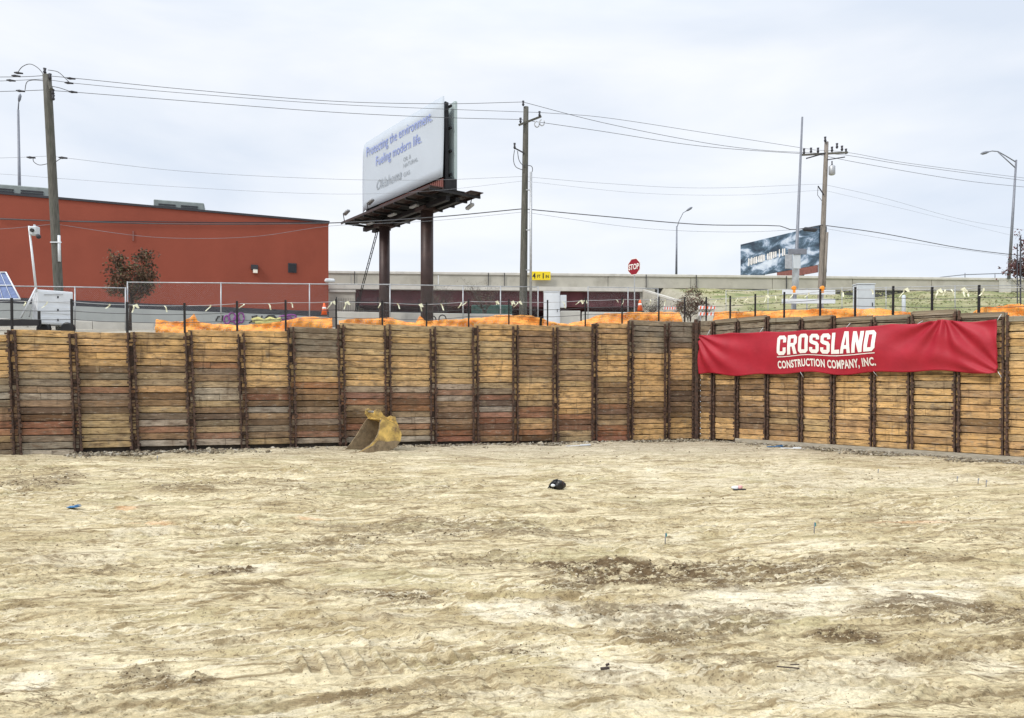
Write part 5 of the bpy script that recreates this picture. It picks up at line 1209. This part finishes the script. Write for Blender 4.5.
mb = MB(); mb.tube(c - Vector((0, .14, 0)), c - Vector((0, .22, 0)), .09, n=12); mb.build('lens', M['black_ink'], ch)
mb = MB(); c2 = W(38.5, 236.5, z - .2); mb.blob(c2, .11, 2, 2, .05); mb.tube(c2, c + Vector((.1, 0, -.1)), .03); mb.build('dome_camera', M['dark_trim'], ch)
# solar panel
s0, s1, s2, s3 = W(-22, 272.8, 36.2), W(6.2, 272.8, 36.2), W(20.5, 299.5, 34.9), W(-22, 299.5, 34.9)
mb = MB(); nrm = (s1 - s0).cross(s3 - s0).normalized(); mb.prism([s0, s1, s2, s3], nrm * .04); mb.build('solar_panel', M['solar'], tl, fix=True)
mb = MB()
if nrm.y > 0: nrm = -nrm
for p, q in ((s0, s1), (s1, s2), (s2, s3), (s0.lerp(s3, .5), s1.lerp(s2, .5))): mb.tube(p + nrm * .03, q + nrm * .03, .035, n=6)
for t in (.2, .4, .6, .8): mb.tube(s0.lerp(s1, t) + nrm * .045, s3.lerp(s2, t) + nrm * .045, .010, n=5)
mb.build('panel_frame', M['white_paint'], tl)
mb = MB(); mb.bar(W(-40, 323.3, z - .6), W(40, 322.6, z - .6), .22, .28); mb.bar(W(39, 311, z - .6), W(39.3, 327, z - .6), .09, .09); mb.build('tow_beam', M['black_steel'], tl)
for px in (44, 68):
    mb = MB(); c = W(px, 329, z + .4); mb.pipe([c - Vector((0, .12, 0)), c - Vector((0, .09, 0)), c + Vector((0, .09, 0)), c + Vector((0, .12, 0))], [.26, .32, .32, .26], 18); wq = mb.build('wheel', M['rubber'], tl)

# ------------------------------------------------------------------ trees and shrubs
def tree(name, label, base, h, cr, seed, nleaf, leafcol, cat='tree', bare=False, spread=1.0, trunk=.09, lobes=None, ls=.11):
    q = random.Random(seed); B = Vector(base); t = thing(name, tuple(B), label, cat)
    mb = MB(); tips = []
    nst = 3 if bare else 2
    for s in range(nst):
        a = q.uniform(0, 6.28); top = B + Vector((math.cos(a) * cr * .25, math.sin(a) * cr * .2, h * .55)); mb.pipe([B + Vector((math.cos(a) * .05, 0, -.2)), B.lerp(top, .5) + Vector((q.uniform(-.1, .1), 0, 0)), top], [trunk, trunk * .7, trunk * .4], 7)
        for k in range(9):
            t0 = q.uniform(.45, 1); p = B.lerp(top, t0); an = q.uniform(0, 6.28); rr_ = cr * q.uniform(.5, 1) * spread
            e = Vector((B.x + math.cos(an) * rr_, B.y + math.sin(an) * rr_ * .8, B.z + h * q.uniform(.5, 1.0))); m_ = p.lerp(e, .5) + Vector((0, 0, -.05 * h + q.uniform(-.1, .1)))
            mb.pipe([p, m_, e], [trunk * .35, trunk * .22, trunk * .07], 5)
            for j in range(5):
                f_ = p.lerp(e, q.uniform(.4, 1)); g_ = f_ + Vector((q.uniform(-1, 1), q.uniform(-1, 1), q.uniform(-.2, 1))) * cr * .28; mb.pipe([f_, g_], [trunk * .12, trunk * .05], 4); tips.append(g_); tips.append(f_.lerp(g_, .6))
            tips.append(e)
    mb.build('trunk', M['bark'], t)
    lobes = lobes or [q.choice(tips) for _ in range(14)]
    mb = MB()
    for i in range(nleaf):
        c = q.choice(lobes) if q.random() < .6 else q.choice(tips); p = c + Vector((q.gauss(0, 1), q.gauss(0, 1), q.gauss(0, .85))) * cr * .13
        a = Vector((q.uniform(-1, 1), q.uniform(-1, 1), q.uniform(-1, 1))).normalized(); b = a.cross(Vector((q.uniform(-1, 1), q.uniform(-1, 1), q.uniform(-1, 1)))).normalized(); s = ls * q.uniform(.6, 1.3)
        v_ = q.uniform(.55, 1.5); mb.col = tuple(x * v_ for x in (leafcol if q.random() > .25 else (leafcol[0] * .75, leafcol[1] * 1.25, leafcol[2])))
        mb.add([p - a * s, p + b * s * .55, p + a * s, p - b * s * .55], [(0, 1, 2, 3)])
    if nleaf: mb.build('crown', M['leaf_red'], t)
    return t
def base_pt(px, z): x = (px - 512) / F * z; return (x, z, TZ(x, z))
zt_ = 41.0; bp = base_pt(130, zt_)
lobes = [W(x, y, zt_ + dz) for x, y, dz in ((117, 261, 0), (122, 272, .5), (115, 277, -.5), (127, 282, 0), (137, 276, .6), (146, 258, 0), (149, 266, .4), (144, 272, -.6), (150, 285, 0), (141, 290, .4), (125, 293, 0), (112, 285, -.3), (120, 290, .2), (137, 296, 0), (113, 291, 0), (147, 292, .3), (130, 289, -.3), (132, 268, 0), (153, 276, 0), (120, 266, .4), (135, 288, -.4), (145, 254, .2))]
tree('dark_leaved_tree', 'small two-lobed tree with dark reddish leaves before the red building', bp, W(0, 252, zt_).z - bp[2], 1.35, 4, 3400, (.12, .068, .042), lobes=lobes, ls=.085)
bp = base_pt(690, 60); tree('reddish_shrub', 'reddish bare shrub at the foot of the grass slope', bp, 2.0, 1.4, 9, 2300, (.13, .075, .055), 'shrub', bare=True, ls=.07, trunk=.05, lobes=[W(x, y, 60 + d) for x, y, d in ((682, 303, 0), (686, 297, .5), (690, 292, 0), (694, 290, .4), (698, 294, 0), (700, 300, -.4), (704, 304, 0), (692, 300, -.5), (687, 305, .2), (696, 305, .3), (680, 307, 0), (708, 307, 0))])
bp = base_pt(653, 52); tree('bare_shrub', 'leafless grey-brown shrub under the sloping wing wall', bp, 1.9, 1.0, 12, 260, (.13, .11, .08), 'shrub', bare=True, ls=.05, trunk=.05)
bp = base_pt(442, 61); tree('bare_shrub', 'wide leafless brown shrub right of the right billboard leg', bp, 3.4, 1.9, 17, 700, (.13, .10, .075), 'shrub', bare=True, ls=.05, trunk=.06)
bp = base_pt(484, 62); tree('bare_shrub', 'taller leafless brown shrub in front of the green dumpster', bp, 3.9, 1.8, 19, 700, (.14, .10, .075), 'shrub', bare=True, ls=.05, trunk=.06)
bp = base_pt(1027, 60); tree('dark_leaved_tree', 'dark reddish tree cut by the right edge of the photo', (bp[0], 60, bp[2]), W(0, 236, 60).z - bp[2], 1.9, 23, 1600, (.11, .045, .045), ls=.12)
mb = MB(); P = W(1020.5, 236, 58); g = TZ(P.x, 58); mb.tube((P.x, 58, g), P, .07, .05, 8); mb.tube((P.x - .25, 58, g), P - Vector((.25, 0, .6)), .04, n=6); mb.bar(P - UP * 2 - Vector((.25, 0, 0)), P - UP * 2, .04, .04); mb.bar(P - UP * 3.5 - Vector((.25, 0, 0)), P - UP * 3.5, .04, .04)
o = mb.build('ladder_pole', M['dark_trim'], org=(P.x, 58, g)); tag(o, 'dark thin pole with rungs at the far right edge', 'pole')
# grass on the slope
n = 5000; q = np.random.default_rng(5); gx = q.uniform(17, 75, n); gy = q.uniform(56, 81, n); ok = gy < bridgeY(gx) - 2.5; gx, gy = gx[ok], gy[ok]
keep = fbm(gx * .35, gy * .35, 77, 3) > -.18; gx, gy = gx[keep], gy[keep]; gzz = terrain(gx, gy); mb = MB()
cols = [(.18, .20, .08), (.27, .26, .13), (.33, .30, .18), (.21, .23, .10), (.29, .27, .15)]
for i in range(len(gx)):
    hgt = q.uniform(.06, .15); a = q.uniform(0, 6.28); d_ = Vector((math.cos(a), math.sin(a), 0)) * q.uniform(.05, .12); p = Vector((gx[i], gy[i], gzz[i] - .03)); ln = Vector((q.uniform(-.1, .1), q.uniform(-.1, .1), hgt))
    mb.col = cols[int(q.integers(0, 5))]; mb.add([p - d_, p + d_, p + d_ * .5 + ln, p - d_ * .8 + ln * .9], [(0, 1, 2, 3)])
tag(mb.build('grass', mat('dry_grass', (.2, .2, .1), .9, attr='pcol')), 'dry yellow-green grass covering the slope below the overpass', 'grass', kind='stuff')

# ------------------------------------------------------------------ excavator bucket
zb_ = 32.6; bx0 = (373 - 512) / F * zb_; gzb = floor_z(bx0, zb_) 
mo = Vector((-.82, -.57, 0)).normalized(); wdv = Vector((.57, -.82, 0)).normalized()
Ob = Vector((bx0 + .12, zb_, gzb - .02)); bk_ = thing('excavator_bucket', tuple(Ob), 'worn yellow excavator bucket lying against the timber wall', 'excavator bucket')
def bp3(x, y, z_): return Ob + mo * x + wdv * y + UP * (z_ * .91)
HWd = .72
prof = [(1.22, .02), (.75, .0), (.2, .0), (-.25, .05), (-.62, .22), (-.85, .52), (-.90, .85), (-.80, 1.15), (-.55, 1.40), (-.22, 1.55), (.02, 1.62)]
# shell
mb = MB(); n = len(prof); th = .05
inn = []
for i, (x, zz) in enumerate(prof):
    a = prof[max(i - 1, 0)]; b = prof[min(i + 1, n - 1)]; tx, tz = b[0] - a[0], b[1] - a[1]; l_ = math.hypot(tx, tz); inn.append((x + tz / l_ * th, zz - tx / l_ * th) if True else 0)
vs_ = []
for i in range(n):
    for yy in (-HWd, HWd): vs_ += [bp3(prof[i][0], yy, prof[i][1]), bp3(inn[i][0], yy, inn[i][1])]
fs = []
for i in range(n - 1):
    k = i * 4; fs += [(k, k + 4, k + 6, k + 2), (k + 1, k + 3, k + 7, k + 5), (k, k + 1, k + 5, k + 4), (k + 2, k + 6, k + 7, k + 3)]
fs += [(0, 2, 3, 1), (4 * n - 4, 4 * n - 3, 4 * n - 1, 4 * n - 2)]
mb.add(vs_, fs); mb.build('shell', M['muddy_steel'], bk_, fix=True)
# side plates with the mouth edge
sidep = [(1.16, .05), (.75, .02), (.2, .02), (-.25, .07), (-.60, .24), (-.83, .53), (-.88, .85), (-.78, 1.13), (-.53, 1.38), (-.22, 1.52), (.06, 1.60), (.30, 1.25), (.62, .72), (.90, .34)]
near_edge = [(.14, 1.42), (.16, 1.15), (.24, .88), (.38, .62), (.60, .38), (.90, .20)]
for yy, m in ((-HWd, 'muddy_steel'), (HWd, 'yellow_paint')):
    mb = MB(); mb.prism([bp3(x, yy, z_) for x, z_ in (sidep[:11] + near_edge if yy > 0 else sidep)], wdv * (.05 if yy > 0 else -.05)); mb.build('side_plate', M[m], bk_, fix=True)
# wear band low on near side
mb = MB(); mb.prism([bp3(x, HWd + .05, z_) for x, z_ in [(1.16, .05), (.2, .02), (-.25, .07), (-.60, .24), (-.80, .5), (-.5, .56), (-.2, .52), (.1, .58), (.24, .60), (.48, .38), (.85, .2)]], wdv * .025); mb.build('wear_plate', M['muddy_steel'], bk_, fix=True)
mb = MB()
mb.pipe([bp3(x, HWd + .02, z_) for x, z_ in [(.06, 1.60)] + near_edge + [(1.16, .07)]], .028, 6)
mb.build('mouth_rim', M['muddy_steel'], bk_)
mb = MB(); mb.bar(bp3(1.18, -HWd - .08, .05), bp3(1.18, HWd + .08, .05), .22, .06); mb.build('cutting_edge', M['muddy_steel'], bk_)
for k in range(5):
    y0 = lerp(-HWd, HWd, k / 4); mb = MB(); mb.prism([bp3(1.22, y0 - .07, .0), bp3(1.22, y0 + .07, .0), bp3(1.52, y0 + .03, .0), bp3(1.52, y0 - .03, .0)], UP * .07); mb.build('tooth', M['muddy_steel'], bk_, fix=True)
for yy in (-.50, .42):
    ear = [(.10, 1.55), (-.30, 1.45), (-.75, 1.12), (-.86, 1.22), (-.70, 1.62), (-.50, 1.74), (-.34, 1.66), (-.16, 1.74), (.0, 2.0), (.14, 2.08), (.28, 2.0), (.30, 1.82)]
    mb = MB(); mb.prism([bp3(x, yy, z_) for x, z_ in ear], wdv * .09); er = mb.build('hanger_ear', M['yellow_paint'], bk_, fix=True)
    for (x, z_) in ((.14, 1.92), (-.58, 1.58)):
        mb = MB(); s_ = 1 if yy > 0 else -1; c = bp3(x, yy + (.09 if yy > 0 else 0), z_); mb.tube(c, c + wdv * (.05 * s_), .13, n=16); mb.build('pin_boss', M['yellow_paint'], er)
mb = MB(); mb.tube(bp3(.14, -.5, 1.92), bp3(.14, .5, 1.92), .055, n=12); mb.build('hinge_pin', M['pin_steel'], bk_)
mb = MB(); mb.tube(bp3(-.58, -.5, 1.58), bp3(-.58, .5, 1.58), .055, n=12); mb.build('hinge_pin', M['pin_steel'], bk_)
mb = MB(); mb.prism([bp3(.06, -HWd, 1.56), bp3(-.5, -HWd, 1.42), bp3(-.5, -HWd, 1.50), bp3(.06, -HWd, 1.64)], wdv * (2 * HWd)); mb.build('top_plate', M['yellow_paint'], bk_, fix=True)

# ------------------------------------------------------------------ clods, stones, rubble
ICO = None
def stones(name, label, P, S, cols, seed, kind='stuff', mt='stone'):
    q = np.random.default_rng(seed); bm = bmesh.new(); bmesh.ops.create_icosphere(bm, subdivisions=1, radius=1); V = np.array([v.co[:] for v in bm.verts]); Fc = np.array([[v.index for v in f.verts] for f in bm.faces]); bm.free()
    n = len(P); jv = 1 + q.uniform(-.35, .35, (n, len(V), 1)); sc = S[:, None, None] * q.uniform(.6, 1.3, (n, 1, 3)) * np.array([1.1, 1, .7])
    co = V[None] * jv * sc; a = q.uniform(0, 6.28, n); ca, sa = np.cos(a), np.sin(a)
    x = co[:, :, 0] * ca[:, None] - co[:, :, 1] * sa[:, None]; y = co[:, :, 0] * sa[:, None] + co[:, :, 1] * ca[:, None]
    co = np.stack([x, y, co[:, :, 2]], -1) + P[:, None, :]
    fc = (Fc[None] + (np.arange(n) * len(V))[:, None, None]).reshape(-1, 3); me = bpy.data.meshes.new(name)
    me.vertices.add(n * len(V)); me.vertices.foreach_set('co', co.astype(np.float32).ravel()); me.loops.add(fc.size); me.loops.foreach_set('vertex_index', fc.astype(np.int32).ravel())
    me.polygons.add(len(fc)); me.polygons.foreach_set('loop_start', np.arange(0, fc.size, 3, dtype=np.int32)); me.polygons.foreach_set('loop_total', np.full(len(fc), 3, np.int32)); me.update(calc_edges=True)
    ci = q.integers(0, len(cols), n); cc = np.array(cols)[ci] * q.uniform(.75, 1.25, (n, 1)); c4 = np.concatenate([cc, np.ones((n, 1))], 1)
    at = me.attributes.new('pcol', 'FLOAT_COLOR', 'FACE'); at.data.foreach_set('color', np.repeat(c4, len(Fc), 0).astype(np.float32).ravel())
    me.materials.append(M[mt]); o = bpy.data.objects.new(name, me); COL.objects.link(o); tag(o, label, name.replace('_', ' '), kind=kind); return o
def scatter(n, seed):
    q = np.random.default_rng(seed); y = q.uniform(445, 718, n) ; z = HC * F / (y - HORIZON); x = (q.uniform(-20, 1044, n) - 512) / F * z
    z = z * (1 + q.uniform(-.01, .01, n)); return x, z, q
x, y, q = scatter(110000, 3); h, c1, w1, l1 = floor_h(x[None], y[None]); h, c1, w1, l1 = h[0], c1[0], w1[0], l1[0]
pn = fbm(x * .7, y * 1.6, 44, 3); prob = np.clip(c1 * 1.1, 0, 1) * .6 + .025 + .08 * (pn > .12) + .08 * sstep(20, 30, y) * (pn > .05); prob = prob * (1 - .8 * w1) ; k = q.random(len(x)) < prob
x, y, h, c1 = x[k], y[k], h[k], c1[k]; px_m = y / F
S_ = px_m * q.uniform(.35, .9, len(x)) * (1 + 1.4 * c1 * (q.random(len(x)) < .2)); S_ = np.minimum(S_, .05 + .02 * (y > 25))
stones('dirt_clods', 'crumbled brown clods scattered over the pit floor', np.stack([x, y, h + S_ * .15], -1), S_, [(.26, .20, .12), (.16, .115, .065), (.38, .32, .20), (.11, .08, .045), (.48, .42, .31)], 4)
q = np.random.default_rng(9); P = []; S2 = []
for (p0, p1, WF, NRM, n_, D_) in ((70, 695, WL, NL, 4200, 1.1), (697, 1030, WR, NR, 2600, 1.0)):
    px = q.uniform(p0, p1, n_); d_ = np.abs(q.normal(0, .42, n_)) ; dens = fbm(px * .03, px * 0, 5, 3); d_ = d_ * (1 + dens)
    for a, b in zip(px, d_):
        Q = WF(float(a)) + NRM * (.12 + float(b) * D_); hb = float(floor_base(np.array(Q.x), np.array(Q.y))); P.append((Q.x, Q.y, hb + max(0, .09 - .15 * b) * q.uniform(0, 1))); S2.append(q.uniform(.02, .07) * (1.9 if q.random() < .06 else 1))
stones('rubble', 'grey stones and dirt lumps along the foot of the walls', np.array(P), np.array(S2), [(.26, .225, .16), (.36, .32, .24), (.13, .105, .075), (.20, .165, .11), (.24, .20, .14), (.15, .12, .08), (.38, .35, .29)], 6)
# shavings and boards at the foot
def px2gh(x, y):
    gx, gy = px2g(x, y)
    for _ in range(4): gy = (HC - floor_z(gx, gy)) * F / (y - HORIZON); gx = (x - 512) / F * gy
    return gx, gy
def debris(px, y, L_, ang, m, name, label, cat, th=.03, wd=.12):
    gx, gy = px2gh(px, y); g = floor_z(gx, gy); d_ = Vector((math.cos(ang), math.sin(ang), .02)); c = Vector((gx, gy, g + .05)); mb = MB()
    mb.bar(c - d_ * L_ / 2, c + d_ * L_ / 2, wd, th); mb.bar(c + d_ * L_ * .1 + UP * .03, c + d_ * L_ * .5 + UP * .04, wd * .5, th)
    o = mb.build(name, M[m], org=tuple(c)); tag(o, label, cat); return o
debris(578, 446.5, 1.3, .3, 'white_paint', 'scrap_board', 'pale scrap board lying at the wall foot below the dark stained panels', 'board')
debris(791, 449.5, .9, -.5, 'white_paint', 'scrap_board', 'white scrap strip at the foot of the wall below the banner letters', 'board')
debris(1018, 463, 1.4, -.85, 'white_paint', 'scrap_board', 'white board at the wall foot by the right edge', 'board')
debris(775, 447.5, .8, .2, 'blue_scrap', 'scrap_sheet', 'small dark blue sheet among the stones under the banner', 'scrap')
debris(74, 508, .26, .1, 'blue_scrap', 'scrap_sheet', 'small flat blue scrap on the dirt far left', 'scrap', .015, .2)
debris(605, 676, .09, .2, 'bark', 'wood_chip', 'small dark wood chip on the pale dirt at the bottom centre', 'wood chip', .02, .03)
debris(788, 671, .22, -.3, 'bark', 'broken_stick', 'dark broken stick on the dirt below the clod heap', 'stick', .01, .015)
# survey pins
for (px, y0, y1, m, lab) in ((665, 530, 541, 'teal', 'teal survey pin standing in the dirt below the stop sign'), (814, 521, 533, 'teal', 'dark teal survey pin in front of the clod patches on the right'), (957, 477, 483, 'galv', 'leftmost of three small pins near the right wall'),
                            (978, 479, 485, 'galv', 'middle of three small pins near the right wall'), (986, 480, 487, 'galv', 'rightmost of three small pins near the right wall'), (878, 470, 474, 'galv', 'tiny pin on the pale dirt below the banner end'), (157, 455, 461, 'galv', 'tiny stake near the foot of the wall on the left')):
    gx, gy = px2gh(px, y1); g = floor_z(gx, gy); hgt = (y1 - y0) / F * gy; t = thing('survey_pin', (gx, gy, g), lab, 'survey pin', 'survey pins in the pit floor')
    mb = MB(); mb.tube((gx, gy, g - .03), (gx + .01, gy, g + hgt), .007 + gy * .0002, n=6); mb.build('rod', M['lamp_pole'], t)
    mb = MB(); mb.box((gx + .02, gy, g + hgt * .82), (.035, .012, hgt * .3)); mb.build('tape_flag', M[m], t)
# black helmet-like thing with strap
gx, gy = px2gh(556, 489); g = floor_z(gx, gy); c = Vector((gx, gy, g)); t = thing('black_bag', (gx, gy, g), 'crumpled shiny black bag with a curved strap lying on the dirt', 'bag')
mb = MB(); mb.blob(c + Vector((.08, 0, .14)), .19, 3, 3, .22, (1.0, .9, .8)); mb.blob(c + Vector((-.04, .03, .10)), .14, 5, 3, .25, (1.2, .9, .8)); mb.build('bag_body', M['rubber'], t)
mb = MB(); mb.pipe([c + Vector(p) for p in ((.04, -.07, .31), (-.08, -.10, .28), (-.17, -.10, .18), (-.22, -.09, .06), (-.30, -.08, .03))], .022, 8); mb.build('strap', M['rubber'], t)
mb = MB(); mb.blob(c + Vector((-.09, -.14, .15)), .06, 9, 2, .15, (1.2, .5, .7)); mb.build('white_label', M['white_paint'], t)
gx, gy = px2gh(738, 489); g = floor_z(gx, gy); c = Vector((gx, gy, g)); t = thing('litter', (gx, gy, g), 'crumpled white and pink wrapper litter lying on the pit floor', 'litter')
mb = MB(); mb.blob(c + Vector((-.06, 0, .06)), .08, 13, 2, .35, (1.3, .8, .7)); mb.build('white_wrapper', M['white_paint'], t)
mb = MB(); mb.blob(c + Vector((.06, 0, .07)), .075, 15, 2, .35, (1, .8, .8)); mb.build('pink_wrapper', M['pink'], t)
mb = MB(); mb.box(c + Vector((.03, -.02, .012)), (.36, .14, .03), bev=.01); mb.build('dark_base', M['rubber'], t)
for o in bpy.data.objects:
    if '_o' in o: del o['_o']
